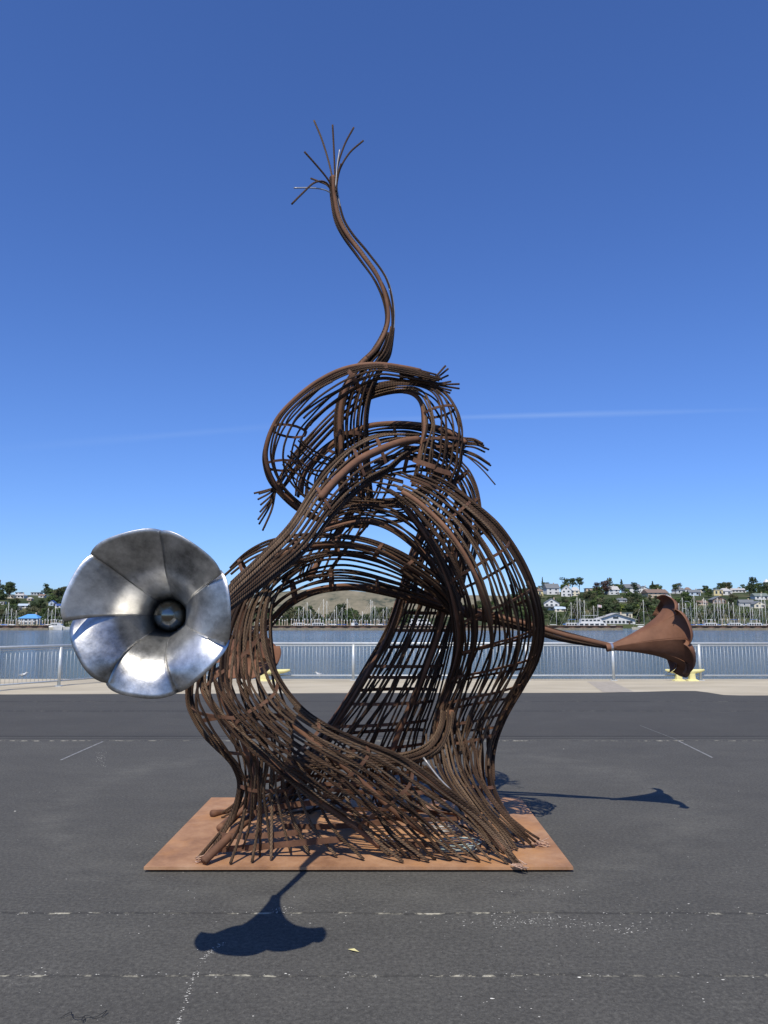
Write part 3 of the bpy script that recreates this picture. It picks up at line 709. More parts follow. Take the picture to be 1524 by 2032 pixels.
# long ropes that sweep from the left leg across the front to the right foot
sw = Cage([(555, 1112), (490, 1155), (445, 1210), (415, 1280), (398, 1345), (415, 1395), (465, 1452), (520, 1502), (575, 1548), (632, 1592), (700, 1640), (775, 1702, 'g')],
          [(600, 1100), (556, 1145), (530, 1200), (526, 1265), (546, 1335), (588, 1395), (640, 1434), (712, 1468), (792, 1502), (870, 1558), (957, 1625), (1036, 1718, 'g')],
          [6.3, 6.1, 5.95, 5.85, 5.8, 5.76, 5.75, 5.75, 5.8, 5.85, 5.9, 5.98], [0.08, 0.1, 0.1, 0.12, 0.14, 0.16, 0.18, 0.2, 0.2, 0.18, 0.12, 0.0], n=120)
sw.ropes(even(11), 0.0120, 0.0, 0.04, ('rope_pale', 'rope', 'rope_pale'), ends=0.02, floor=True)
sw.ropes([0.02, 0.12, 0.24, 0.4], 0.0122, 0.0, 0.02, ('rope', 'rope_pale'), s0=0.15, floor=True)
sw.pipe(2.95, 0.023, 0.0, 0.30, 0.97); sw.pipe(0.12, 0.020, 0.0, 0.6, 0.98, grow=0.93)
for u in (0.33, 0.47, 0.62, 0.74, 0.84): sw.strap(u, 0.25, pi - 0.25, 0.024, slant=0.16, grow=0.99)
ll.ropes(spread(4, 0.2, pi - 0.2), 0.0115, 0.9, 0.06, ('rope', 'rope_pale'), s0=0.15, s1=0.97, ends=0.1, floor=True)
sw.ropes([0.5, 1.0, 1.5, 2.0], 0.0115, 0.9, 0.05, 'rope', s0=0.3, s1=0.98, ends=0.15, floor=True)
leg.ropes(spread(9, 0.3, pi - 0.1), 0.0112, 1.0, 0.05, 'rope', s0=0.30, s1=0.82, ends=0.08)
col.ropes(spread(9, 0.1, pi), 0.0112, 0.9, 0.05, 'rope', s0=0.15, s1=0.95, ends=0.08, floor=True)
# inner ropes that cross behind the sweep
sb = Cage([(470, 1350), (520, 1430), (575, 1500), (620, 1560), (660, 1610), (700, 1640, 'g')], [(600, 1420), (680, 1470), (770, 1520), (850, 1570), (920, 1620), (990, 1660, 'g')],
          [6.3, 6.3, 6.3, 6.35, 6.4, 6.4], 0.15, n=60)
sb.ropes(spread(8), 0.0115, 1.1, 0.08, floor=True); sb.pipe(1.5, 0.022); sb.strap(0.6, 0, 2 * pi); sb.strap(0.8, 0, 2 * pi)
# back left leg
bl = Cage([(420, 1330), (445, 1420), (470, 1490), (482, 1545), (468, 1590), (432, 1618, 'g')], [(520, 1330), (540, 1420), (552, 1490), (560, 1545), (560, 1585), (545, 1618, 'g')],
          [6.7, 6.75, 6.85, 7.0, 7.15, 7.3], 0.14, n=50)
bl.ropes(spread(5), 0.0115, 0.4, 0.06, floor=True); bl.pipe(2.0, 0.024); bl.strap(0.3, 0, 2 * pi); bl.strap(0.6, 0, 2 * pi)
# single ropes that come down to the plate along its front edge
for (sx, sy), (gx, gy), Y_ in (((500, 1500), (457, 1714), 5.98), ((520, 1505), (500, 1711), 5.95), ((538, 1500), (538, 1706), 5.95), ((545, 1490), (612, 1694), 5.95), ((560, 1500), (668, 1700), 5.9),
                               ((585, 1500), (722, 1706), 5.9), ((640, 1505), (800, 1711), 5.9), ((700, 1530), (833, 1707), 5.9), ((690, 1520), (851, 1710), 5.88), ((740, 1540), (896, 1706), 5.9),
                               ((770, 1530), (925, 1710), 5.88), ((800, 1540), (952, 1709), 5.9)):
    q = G(gx, gy, PL + 0.008); a_ = P(sx, sy, Y_)
    k1 = a_ * 0.66 + q * 0.34 + np.array([(sx - gx) * 0.0004, 0.03, 0.03]); k2 = a_ * 0.3 + q * 0.7 + np.array([(sx - gx) * 0.0006, 0.03, 0.0])
    rope(cr([a_, k1, k2, q], 26), 0.0138, 'rope_pale' if rng.rand() < 0.7 else 'rope')
# short stout toes lying on the plate at the left
for a, b_ in (((492, 1612), (421, 1614)), ((470, 1615), (436, 1643)), ((500, 1618), (404, 1709))):
    q = [G(b_[0], b_[1], PL + 0.03), (G(b_[0], b_[1], PL + 0.03) + P(a[0], a[1], G(b_[0], b_[1])[1] + 0.18)) / 2, P(a[0], a[1], G(b_[0], b_[1])[1] + 0.25)]
    tube_obj('steel_pipe', cr(q, 8) - OFF, 0.03, M['pipe'], sculpture, 12)
# horizontal ties near the plate
for q in ([(430, 1686, 5.98), (520, 1680, 5.9), (600, 1672, 5.86), (680, 1665, 5.88)], [(500, 1615, 6.35), (560, 1600, 6.3), (630, 1592, 6.3)], [(760, 1678, 6.0), (850, 1676, 5.98), (955, 1680, 6.0)], [(560, 1640, 6.5), (660, 1640, 6.5), (780, 1630, 6.55)]):
    bar(cr([P(*k) for k in q], 10), np.array([0, 0, 1.0]), 0.042)
# bright freshly cut rope ends
for px, py in ((397, 1706), (1033, 1718), (1077, 1675)):
    g = G(px, py, PL + 0.02) - OFF
    mb = MB()
    for k in range(16):
        a = g + rng.randn(3) * [0.018, 0.01, 0.012]; d = np.array([(1 if px > 700 else -1) * 0.035, -0.03, 0.006]) + rng.randn(3) * 0.008
        mb.cyl(a - d, a + d * 0.5, 0.004, 0.003, 5)
    mb.build('cut_rope_end', M['copper'], sculpture)
line([(840, 1503, 6.0), (868, 1540, 5.95), (898, 1572, 5.92)], 0.009, 'galv', 8)

# ---------------------------------------------------------------- the flowers
PROF_V = [0.0, 0.22, 0.42, 0.56, 0.70, 0.84, 0.93, 1.0]
PROF_Z = [0.0, 0.20, 0.36, 0.450, 0.530, 0.585, 0.615, 0.640]
PROF_R = [0.030, 0.062, 0.104, 0.148, 0.205, 0.288, 0.342, 0.388]
def flower(name, base, axis, roll, mat, seam_mat=None, scale=1.0, npet=7, label=None, prof=None, hood=0.0, ball=False, twist=0.25, widths=None, bow=0.010, curl=0.035, notch=0.045, lap=0.026):
    axis = Vector(axis).normalized()
    q = axis.to_track_quat('Z', 'Y')
    mt = Matrix.Translation(Vector(base - OFF)) @ q.to_matrix().to_4x4() @ Matrix.Rotation(roll, 4, 'Z') @ Matrix.Scale(scale, 4)
    mb = MB(); mb.cyl((0, 0, -0.05), (0, 0, 0.04), 0.034, 0.036, 16)
    f = mb.build(name, mat, sculpture, smooth=False)
    f.matrix_local = mt
    if label: f['label'] = label
    nu, nv = 17, 34
    cz = np.array(cr([[z, 0, 0] for z in (prof or (PROF_Z, PROF_R))[0]], 200))[:, 0]; crr = np.array(cr([[r_, 0, 0] for r_ in (prof or (PROF_Z, PROF_R))[1]], 200))[:, 0]
    cv = np.array(cr([[v, 0, 0] for v in PROF_V], 200))[:, 0]
    b0 = np.concatenate([[0], np.cumsum(widths if widths else [1.0] * npet)]); b0 = b0 / b0[-1] * 2 * pi
    for k in range(npet):
        V, Fs = [], []
        a0, a1 = b0[k], b0[k + 1]; half = (a1 - a0) / 2
        wob = rng.randn(4) * 0.012
        am = (a0 + a1) / 2; up = (q @ (Matrix.Rotation(roll, 3, 'Z') @ Vector((math.cos(am + twist), math.sin(am + twist), 0)))).z
        hd = hood * min(1, max(0, (up + 0.15) / 0.5))                       # the upper petals lean forward like a hood
        ck = curl * (1 - 0.9 * min(1, max(0, (up + 0.15) / 0.5))) if hood else curl
        for j in range(nv):
            v = j / (nv - 1)
            for i in range(nu):
                u = 2 * i / (nu - 1) - 1
                vv = v * (1.0 - notch * abs(u) ** 4)
                z = np.interp(vv, cv, cz); r_ = np.interp(vv, cv, crr)
                loc = u * half
                flat = math.cos(half) / math.cos(loc)                       # flat facets between the seams
                w = min(1, v / 0.35)
                r2 = r_ * (flat * (1 - 0.45 * w) + (0.45 * w))
                z += bow * (1 - u * u) * max(0, v - 0.35) * 1.4           # each petal is bowed
                z += hd * max(0, (v - 0.55) / 0.45) ** 1.6
                z -= ck * (max(0, v - 0.80) / 0.20) ** 1.5 * (0.45 + 0.55 * abs(u) ** 3)   # the lip rolls back, most at the corners
                z += (lap * u + wob[0]) * max(0, (v - 0.5) / 0.5) ** 2    # one edge laps over the next petal
                r2 *= 1 + (-0.02 * (1 - u * u) + wob[1]) * max(0, (v - 0.7) / 0.3) ** 2
                ph_ = (a0 + a1) / 2 + loc * (1 + 0.07 * max(0, (v - 0.50) / 0.50)) + twist * (v ** 2)
                V.append((r2 * math.cos(ph_), r2 * math.sin(ph_), z))
        for j in range(nv - 1):
            for i in range(nu - 1):
                a = j * nu + i; Fs.append((a, a + 1, a + 1 + nu, a + nu))
        o = mesh_obj('petal', V, Fs, mat, f, smooth=True)
        sm = o.modifiers.new('thickness', 'SOLIDIFY'); sm.thickness = 0.004; sm.offset = -1
        if seam_mat:
            e = np.array([V[j * nu] for j in range(int(nv * 0.3), int(nv * 0.86))])
            sv, sf, su = tube_geo(e + np.array([0, 0, 0.005]), 0.0028, 5)
            mesh_obj('weld_seam', sv, sf, seam_mat, f)
    if ball:
        bm = bmesh.new(); bmesh.ops.create_uvsphere(bm, u_segments=32, v_segments=20, radius=0.078, matrix=Matrix.Translation((0, 0, 0.30)))
        me = bpy.data.meshes.new('centre_ball'); bm.to_mesh(me); bm.free(); me.materials.append(M['ball'])
        me.polygons.foreach_set('use_smooth', [True] * len(me.polygons))
        link(bpy.data.objects.new('centre_ball', me), f)
    return f
flower('steel_flower', rimc - ax_ * 0.60, ax_, R(-27), M['steel'], M['weld'], 0.975, 7, 'bright brushed steel flower with seven petals', ball=True, twist=0.10, hood=0.062, curl=0.085, bow=0.016, notch=0.045, lap=0.014)
base = P(1214, 1284, 6.84)
PROF2 = ([0.0, 0.16, 0.31, 0.44, 0.535, 0.595, 0.615, 0.60], [0.030, 0.072, 0.124, 0.184, 0.250, 0.318, 0.362, 0.395])
flower('rust_flower', base, (0.94, -0.02, 0.17), R(22), M['petal_rust'], None, 0.98, 7, 'brown rusted flower on a long stem pointing sideways', prof=PROF2, bow=0.016, curl=0.10, notch=0.085, lap=0.012)
flower('rust_flower', P(482, 1198, 6.5), (-0.04, 0.55, -0.83), R(0), M['petal_rust'], None, 0.85, 7, 'rusted flower half hidden behind the ropes of the leg')
mb = MB(); c_ = base - OFF; mb.cyl(c_ - [0.02, 0.004, 0.0], c_ + [0.015, 0.004, 0.001], 0.036, 0.036, 14); mb.build('bright_weld_collar', M['weld'], sculpture)

# more ropes than can be told apart one by one: the 300 that show most stay single, the hidden rest is one part
wr = [o for o in sculpture.children if o.name.split('.')[0] == 'wire_rope']
def shows(o):
    n_ = len(o.data.vertices); co = np.empty(n_ * 3); o.data.vertices.foreach_get('co', co); co = co.reshape(-1, 3)
    return np.linalg.norm(np.diff(co[::7], axis=0), axis=1).sum() / (co[:, 1].mean() + OFF[1] - 4.0) ** 2
wr.sort(key=shows, reverse=True)
rest = wr[300:]
if rest:
    V, Fs, UV, MI, mats_ = [], [], [], [], []
    for o in rest:
        me = o.data; k0 = len(V); mt_ = me.materials[0]
        if mt_ not in mats_: mats_.append(mt_)
        V += [tuple(v.co) for v in me.vertices]
        for p_ in me.polygons: Fs.append(tuple(i + k0 for i in p_.vertices)); MI.append(mats_.index(mt_))
        uv_ = np.empty(len(me.loops) * 2, dtype=np.float32); me.uv_layers[0].data.foreach_get('uv', uv_); UV.append(uv_)
        bpy.data.objects.remove(o); bpy.data.meshes.remove(me)
    o = mesh_obj('inner_ropes', V, Fs, mats_, sculpture, np.concatenate(UV), True, MI); o['kind'] = 'stuff'
print('ropes', len(wr), 'joined', len(rest))

# loose wire lying under the sculpture
def coil_wire(name, px, py, rx, turns, mat, label, r=0.0045):
    g = G(px, py, PL); t = np.linspace(0, turns * 2 * pi, turns * 26)
    rad = rx * (1 + 0.10 * np.sin(t * 0.37 + 1) + 0.06 * np.sin(t * 0.9))
    p = np.stack([g[0] + rad * np.cos(t) + 0.02 * np.sin(t * 0.21), g[1] + rad * 0.75 * np.sin(t), PL + 0.012 + 0.012 * np.abs(np.sin(t * 0.31)) + 0.06 * (t / t[-1])], 1)
    o = tube_obj(name, p, r, M[mat], None, 5)
    return tag(o, label, 'wire coil')
coil_wire('wire_coil', 905, 1690, 0.15, 7, 'green_wire', 'loose coil of greenish wire lying on the front of the rusty plate')
coil_wire('wire_coil', 880, 1652, 0.13, 5, 'galv', 'tangle of pale wire behind the greenish coil, under the ropes', 0.004)
coil_wire('wire_coil', 768, 1676, 0.055, 2, 'galv', 'small single loop of pale wire among the ropes', 0.004)

# ================================================================ FENCE ON THE QUAY
fence_y = 22.95
def railing(name, A, B, posts, label, n_pick, post_first=True):
    A, B = np.array(A, float), np.array(B, float)
    f = empty(name, (A[0], A[1], -0.006), label, 'railing')
    d = (B - A); L = np.linalg.norm(d); d /= L
    def mk(nm, fn, smooth=True):
        mb = MB(); fn(mb); return mb.build(nm, M['rail'], f, smooth)
    mk('top_rail', lambda m_: m_.cyl((0, 0, 1.07), (d[0] * L, d[1] * L, 1.07), 0.034, n=12))
    mk('bottom_rail', lambda m_: m_.cyl((0, 0, 0.145), (d[0] * L, d[1] * L, 0.145), 0.022, n=10))
    mk('upper_rail', lambda m_: m_.cyl((0, 0, 1.005), (d[0] * L, d[1] * L, 1.005), 0.016, n=8))
    for s_ in posts:
        mb = MB(); x, y = d * s_
        mb.cyl((x, y, 0), (x, y, 1.04), 0.042, n=12); p_ = mb.build('post', M['rail'], f, True)
        mb = MB(); mb.box(x - 0.09, x + 0.09, y - 0.09, y + 0.09, 0, 0.016); mb.build('foot_plate', M['rail'], p_)
    mb = MB(); mb.cyl((0, 0, 0.16), (0, 0, 1.0), 0.0046, n=6)
    me0 = None
    for k in range(n_pick):
        s_ = (k + 0.5) * L / n_pick
        if min(abs(s_ - q) for q in posts) < 0.05: continue
        if me0 is None:
            o = mb.build('picket', M['rail'], f, True); me0 = o.data
        else:
            o = link(bpy.data.objects.new('picket', me0), f)
        o.location = (d[0] * s_, d[1] * s_, 0)
    return f
x0, x1 = -7.45, 14.4
railing('quay_railing', (x0, fence_y), (x1, fence_y), [6.72 + 2.54 * k - x0 for k in range(-5, 4)] + [0.02], 'long straight galvanised railing with thin pickets along the quay edge', 206)
pa, pb = np.array([-11.2, 16.95]), np.array([-7.5, 22.9])
Ld = np.linalg.norm(pb - pa)
railing('side_railing', pa, pb, [Ld - 2.25, Ld - 4.02, Ld - 5.85], 'short galvanised railing slanting in towards the viewer beside the steel flower', 60)

# mooring cleats behind the railing
def cleat(px, py, w, label):
    g = G(px, py, -0.006)
    c = empty('mooring_cleat', (g[0], g[1], -0.006), label, 'mooring cleat', 'yellow mooring cleats on the quay')
    for s_ in (-1, 1):
        mb = MB(); x = s_ * w * 0.17
        v, f_ = [], []
        for z, hx, hy in ((0, 0.16, 0.14), (0.03, 0.15, 0.13), (0.05, 0.085, 0.08), (0.20, 0.075, 0.07), (0.25, 0.10, 0.08)):
            v += [(x - hx, -hy, z), (x + hx, -hy, z), (x + hx, hy, z), (x - hx, hy, z)]
        for k in range(4):
            for j in range(4): f_.append((k * 4 + j, k * 4 + (j + 1) % 4, k * 4 + 4 + (j + 1) % 4, k * 4 + 4 + j))
        mb.add(v, f_); mb.build('foot', M['yellow'], c)
    m_ = 15; pts = []; rad = []
    for k in range(m_):
        t = 2 * k / (m_ - 1) - 1
        pts.append((t * w / 2, 0, 0.255 + 0.055 * abs(t) ** 2.2)); rad.append(0.075 * (1 - 0.62 * abs(t) ** 2.5))
    v, f_, uv = tube_geo(np.array(pts), np.array(rad), 10)
    mesh_obj('horn_bar', v, f_, M['yellow'], c, smooth=True)
    return c
cleat(1360, 1351, 1.14, 'yellow double-footed mooring cleat under the rusted flower')
cleat(536, 1351, 1.15, 'yellow mooring cleat seen through the ropes of the sculpture')

def gull(px, py, z, s, label, face=1):
    g = G(px, py, z); c = empty('gull', tuple(g), label, 'gull')
    rings = [(-0.20, 0.01, 0.16), (-0.12, 0.04, 0.155), (0, 0.075, 0.16), (0.10, 0.07, 0.18), (0.15, 0.045, 0.22), (0.18, 0.042, 0.26), (0.22, 0.035, 0.28), (0.255, 0.006, 0.275)]
    v, f_, _ = tube_geo(np.array([(face * x, 0, z_) for x, r_, z_ in rings]) * s, np.array([r_ for x, r_, z_ in rings]) * s, 10)
    mesh_obj('body', v, f_, M['white'], c, smooth=True)
    for sy in (-1, 1):
        mb = MB(); mb.cyl((0, sy * 0.025 * s, 0), (0, sy * 0.025 * s, 0.11 * s), 0.006 * s, n=5); mb.build('leg', M['yellow'], c)
        mb = MB(); mb.add([(face * x * s, sy * y * s, z_ * s) for x, y, z_ in ((0.11, 0.07, 0.19), (0.02, 0.085, 0.21), (-0.24, 0.03, 0.16), (-0.08, 0.08, 0.13), (0.06, 0.08, 0.14), (0.0, 0.06, 0.17))],
                          [(0, 1, 5), (1, 2, 5), (2, 3, 5), (3, 4, 5), (4, 0, 5)]); mb.build('wing', M['roof_grey'], c)
    mb = MB(); mb.cyl((face * 0.25 * s, 0, 0.277 * s), (face * 0.30 * s, 0, 0.268 * s), 0.010 * s, 0.003 * s, 6); mb.build('beak', M['yellow'], c)
gull(44, 1346, -0.006, 0.6, 'white gull standing on the quay edge behind the side railing', 1)
gull(634, 1344, -0.006, 0.55, 'small gull standing behind the railing, seen through the opening of the sculpture', -1)

# ================================================================ FAR SHORE
def hit(px, py):                     # where the line of sight through (px, py) meets the far hillside
    d = ray(px, py)
    for y in np.arange(Y0 + 1, 860, 1.0):
        p = np.array([0, 0, CAM_H]) + d * (y / d[1])
        if p[2] <= terrain(p[0], y): return np.array([p[0], y, terrain(p[0], y)])
    y = 700.0; x = d[0] / d[1] * y
    return np.array([x, y, terrain(x, y)])
HL = []
HB = []                              # boxes of the houses as seen, so that trees do not cover them
def house(name, px, py, wpx, hpx, label, wall='white', roof='roof_grey', kind='gable', rot=0.0, nwin=3, storeys=1, depth=0.8, at=None, gable_front=False, roof_h=0.42, porch=False):
    p = hit(px, py) if at is None else np.array(at)
    k = p[1] / F_PX; w, h = wpx * k, hpx * k; dp = w * depth
    o = empty(name, tuple(p), label, 'house' if 'house' in name else 'building', rz=rot)
    HB.append((px - wpx / 2, px + wpx / 2, py - hpx, py, p[1])); HL.append(label)
    hw = h * (1 - roof_h) if kind != 'flat' else h * 0.94
    mb = MB(); mb.box(-w / 2, w / 2, 0, dp, -2.0, hw); mb.build('wall', M[wall], o)
    e = 0.05 * w
    mb = MB()
    if kind == 'flat':
        mb.box(-w / 2 - e, w / 2 + e, -e, dp + e, hw, h)
    elif kind == 'hip':
        mb.add([(-w / 2 - e, -e, hw), (w / 2 + e, -e, hw), (w / 2 + e, dp + e, hw), (-w / 2 - e, dp + e, hw), (-w * 0.2, dp / 2, h), (w * 0.2, dp / 2, h)],
               [(0, 1, 5, 4), (2, 3, 4, 5), (1, 2, 5), (3, 0, 4), (3, 2, 1, 0)])
    elif gable_front:
        t = 0.12
        for s_ in (-1, 1):
            mb.add([(s_ * (w / 2 + e), -e, hw - 0.25), (0, -e, h), (0, dp + e, h), (s_ * (w / 2 + e), dp + e, hw - 0.25), (s_ * (w / 2 + e), -e, hw - 0.25 + t * 2), (0, -e, h + t * 2), (0, dp + e, h + t * 2), (s_ * (w / 2 + e), dp + e, hw - 0.25 + t * 2)],
                   [(0, 1, 2, 3), (7, 6, 5, 4), (0, 4, 5, 1), (2, 6, 7, 3), (0, 3, 7, 4)])
        g_ = MB(); g_.add([(-w / 2, 0, hw), (w / 2, 0, hw), (0, 0, h), (-w / 2, 0.2, hw), (w / 2, 0.2, hw), (0, 0.2, h)], [(0, 1, 2), (5, 4, 3), (0, 2, 5, 3), (1, 4, 5, 2)])
        g_.build('gable', M[wall], o)
    else:
        mb.add([(-w / 2 - e, -e, hw - 0.2), (w / 2 + e, -e, hw - 0.2), (w / 2 + e, dp + e, hw - 0.2), (-w / 2 - e, dp + e, hw - 0.2), (-w / 2 - e, dp / 2, h), (w / 2 + e, dp / 2, h)],
               [(0, 1, 5, 4), (2, 3, 4, 5), (1, 2, 5), (3, 0, 4), (3, 2, 1, 0)])
    rf = mb.build('roof', M[roof], o)
    if kind in ('gable', 'hip') and w > 8:
        mb = MB(); mb.box(w * 0.18, w * 0.18 + 0.7, dp * 0.55, dp * 0.55 + 0.7, hw, h + 0.9); mb.build('chimney', M['tan_wall'], rf)
    fl = hw / storeys
    for st in range(storeys):
        for i in range(nwin):
            x = (i + 0.5) / nwin * w * 0.9 - w * 0.45; ww = min(0.75, w / nwin * 0.28); z0 = st * fl + fl * 0.32; z1 = st * fl + fl * 0.80
            mb = MB(); mb.box(x - ww - 0.12, x + ww + 0.12, -0.06, 0.02, z0 - 0.12, z1 + 0.12); wf = mb.build('window', M['white'], o)
            mb = MB(); mb.box(x - ww, x + ww, -0.09, 0.02, z0, z1); mb.build('pane', M['glass'], wf)
    if gable_front:
        mb = MB(); mb.box(-w * 0.07, w * 0.07, -0.08, 0.02, hw + (h - hw) * 0.15, hw + (h - hw) * 0.5); mb.build('window', M['glass'], o)
    mb = MB(); mb.box(w * 0.33, w * 0.33 + 0.95, -0.07, 0.02, 0, min(2.1, hw * 0.8)); mb.build('door', M['dark_wood'], o)
    if porch:
        mb = MB(); mb.add([(-w * 0.5, -2.4, hw * 0.5), (w * 0.5, -2.4, hw * 0.5), (w * 0.5, 0, hw * 0.66), (-w * 0.5, 0, hw * 0.66), (-w * 0.5, -2.4, hw * 0.5 - 0.15), (w * 0.5, -2.4, hw * 0.5 - 0.15), (w * 0.5, 0, hw * 0.66 - 0.15), (-w * 0.5, 0, hw * 0.66 - 0.15)],
                          [(0, 1, 2, 3), (7, 6, 5, 4), (0, 4, 5, 1), (1, 5, 6, 2), (3, 7, 4, 0)]); mb.build('porch_roof', M[roof], o)
    return o
H = house
# right hillside, crest
H('house', 1066, 1183, 24, 17, 'yellow house with brown hip roof low beside the sculpture\'s right edge', 'yellow_wall', 'roof_brown', 'hip', nwin=2)
H('house', 1098, 1180, 26, 22, 'white crest house with a steep grey roof and dormers', 'white', 'roof_grey', 'gable', R(8), 2, 2)
H('house', 1124, 1184, 20, 22, 'white gabled crest house with blue-grey roof left of the big dark pines', 'white', 'blue_grey', 'gable', R(-20), 2, 2, gable_front=True)
H('house', 1141, 1183, 18, 18, 'pale house with a light flat-pitched roof beside the gabled crest house', 'cream', 'roof_light', 'hip', R(-10), 2, 2)
H('house', 1173, 1168, 20, 8, 'low tan house with flat roof peeping over the trees', 'tan_wall', 'roof_brown', 'flat', nwin=2)
H('house', 1219, 1180, 22, 17, 'white hillside house with grey roof between the reddish and the green trees', 'white', 'roof_light', 'gable', R(12), 2, 2)
H('house', 1258, 1175, 30, 18, 'large white crest house with a long grey roof', 'white', 'roof_grey', 'gable', R(5), 3, 2)
H('house', 1276, 1172, 24, 14, 'white house with twin gables at the end of the long grey roof', 'white', 'roof_grey', 'gable', R(-15), 2, 1, gable_front=True)
H('house', 1306, 1186, 40, 17, 'wide tan house with a brown roof above the rusted flower', 'tan_wall', 'roof_brown', 'gable', R(4), 4, 2)
H('house', 1324, 1192, 18, 13, 'small white gabled house right behind the rusted flower', 'white', 'roof_brown', 'gable', 0, 2, 1, gable_front=True)
H('house', 1352, 1178, 20, 12, 'white house with a dark low roof on the crest right of the rusted flower', 'white', 'roof_grey', 'gable', R(20), 2, 1)
H('house', 1366, 1176, 12, 11, 'tiny white house with a pyramid roof on the crest', 'white', 'roof_brown', 'hip', 0, 1, 1)
H('house', 1379, 1182, 22, 12, 'blue-grey house with a dark roof below the crest trees', 'blue_grey', 'roof_grey', 'gable', R(-8), 2, 1)
H('house', 1401, 1169, 22, 7, 'long low cream house on the crest below the round dark tree', 'cream', 'roof_light', 'flat', nwin=4)
H('house', 1426, 1182, 18, 12, 'pale yellow house with flat roof on the crest', 'yellow_wall', 'roof_light', 'flat', 0, 2, 1)
H('house', 1442, 1181, 22, 14, 'white crest house with arched front and pale roof', 'white', 'roof_light', 'hip', 0, 2, 1)
H('house', 1466, 1176, 30, 9, 'long low white house with a silver roof near the tall eucalyptus', 'white', 'roof_light', 'gable', 0, 4, 1)
H('house', 1428, 1198, 26, 14, 'brown house with a white front gable halfway down the slope', 'roof_brown', 'roof_grey', 'gable', 0, 3, 1, gable_front=True)
H('house', 1512, 1190, 26, 13, 'grey-green roofed white house at the right edge of the picture', 'white', 'roof_green', 'gable', 0, 3, 1)
H('house', 1483, 1204, 26, 14, 'dark roofed grey house above the marina near the picture\'s right edge', 'grey_wall', 'roof_grey', 'gable', R(-10), 2, 1)
H('house', 1508, 1207, 22, 14, 'cream gabled house above the marina at the right edge', 'cream', 'roof_grey', 'gable', 0, 2, 1, gable_front=True)
H('house', 1095, 1211, 30, 23, 'white two-storey house with a front gable and porch halfway up the slope', 'white', 'roof_grey', 'gable', R(-6), 3, 2, gable_front=True, porch=True)
H('house', 1112, 1214, 20, 10, 'cream annex house with low grey roof beside the gabled white house', 'cream', 'blue_grey', 'gable', R(-6), 2, 1)
H('house', 1233, 1195, 22, 8, 'grey roof of a house sunk between the green trees', 'grey_wall', 'roof_grey', 'gable', 0, 2, 1)
H('house', 1394, 1201, 22, 9, 'low house with brown roof behind the masts', 'tan_wall', 'roof_brown', 'gable', 0, 2, 1)
# left hillside
H('house', 36, 1178, 12, 5, 'small white flat-roofed house, uppermost in the left wood', 'white', 'roof_light', 'flat', 0, 2, 1)
H('house', 18, 1187, 16, 6, 'long pale house in the left wood at the picture\'s edge', 'cream', 'roof_light', 'flat', 0, 3, 1)
H('house', 37, 1187, 20, 9, 'white house with wide eaves in the middle of the left wood', 'white', 'roof_light', 'hip', 0, 3, 1)
H('house', 70, 1175, 18, 6, 'grey house with a flat roof high in the left wood', 'grey_wall', 'roof_light', 'flat', 0, 3, 1)
H('house', 111, 1168, 17, 7, 'yellow flat-roofed house near the left crest', 'yellow_wall', 'roof_light', 'flat', 0, 3, 1)
H('house', 82, 1186, 12, 7, 'white narrow house right of the wide-eaved one', 'white', 'roof_brown', 'gable', 0, 1, 1)
H('house', 58, 1192, 10, 7, 'pink house among the left trees', 'pink_wall', 'roof_light', 'hip', 0, 1, 1)
H('house', 46, 1207, 26, 9, 'white-walled house with blue-grey roof above the blue-roofed building', 'white', 'blue_grey', 'gable', 0, 3, 1)
H('house', 36, 1211, 8, 7, 'small white cube house by the blue-grey roof', 'white', 'roof_light', 'flat', 0, 1, 1)
H('house', 118, 1207, 17, 9, 'white house with a dark blue roof beside the steel flower', 'white', 'navy', 'gable', 0, 2, 1)
H('house', 102, 1202, 12, 10, 'dark blue gabled house up behind the masts on the left', 'blue_grey', 'navy', 'gable', 0, 1, 1, gable_front=True)
H('house', 4, 1200, 10, 6, 'grey house cut by the left picture edge', 'grey_wall', 'roof_light', 'flat', 0, 1, 1)
H('house', 440, 1192, 14, 7, 'white house glimpsed between flower and ropes', 'white', 'roof_light', 'gable', 0, 1, 1)
H('house', 486, 1202, 14, 7, 'cream house glimpsed above the rusty leg', 'cream', 'roof_brown', 'gable', 0, 1, 1)
# middle, seen through the opening
H('house', 627, 1212, 22, 7, 'mint green roofed low house seen through the opening', 'white', 'roof_light', 'gable', 0, 3, 1)
H('house', 652, 1211, 18, 6, 'brown roofed house seen through the opening', 'tan_wall', 'roof_brown', 'gable', 0, 2, 1)
H('house', 722, 1218, 22, 8, 'wide low white house seen at the right of the opening', 'white', 'roof_light', 'hip', 0, 3, 1)
H('house', 556, 1218, 14, 6, 'small cream house at the left of the opening', 'cream', 'roof_light', 'gable', 0, 2, 1)

# waterside buildings
def at_px(px, Y, z): p = P(px, HORIZON, Y); return (p[0], Y, z)
b_ = H('blue_roof_building', 56, 1237, 38, 21, 'white two-storey waterside building with a bright blue hip roof', 'white', 'roof_blue', 'hip', 0, 4, 2, 0.7, at=at_px(56, 432, -1.0), roof_h=0.40)
club = H('yacht_club_building', 1222, 1241, 76, 22, 'long white waterside clubhouse with a broad low gabled roof', 'white', 'roof_light', 'gable', 0, 9, 1, 0.35, at=at_px(1222, 436, -1.0), roof_h=0.55, gable_front=True)
H('annex_building', 1237, 1226, 36, 11, 'plain cream building with flat grey roof behind the clubhouse', 'cream', 'roof_green', 'flat', 0, 2, 1, 0.5)

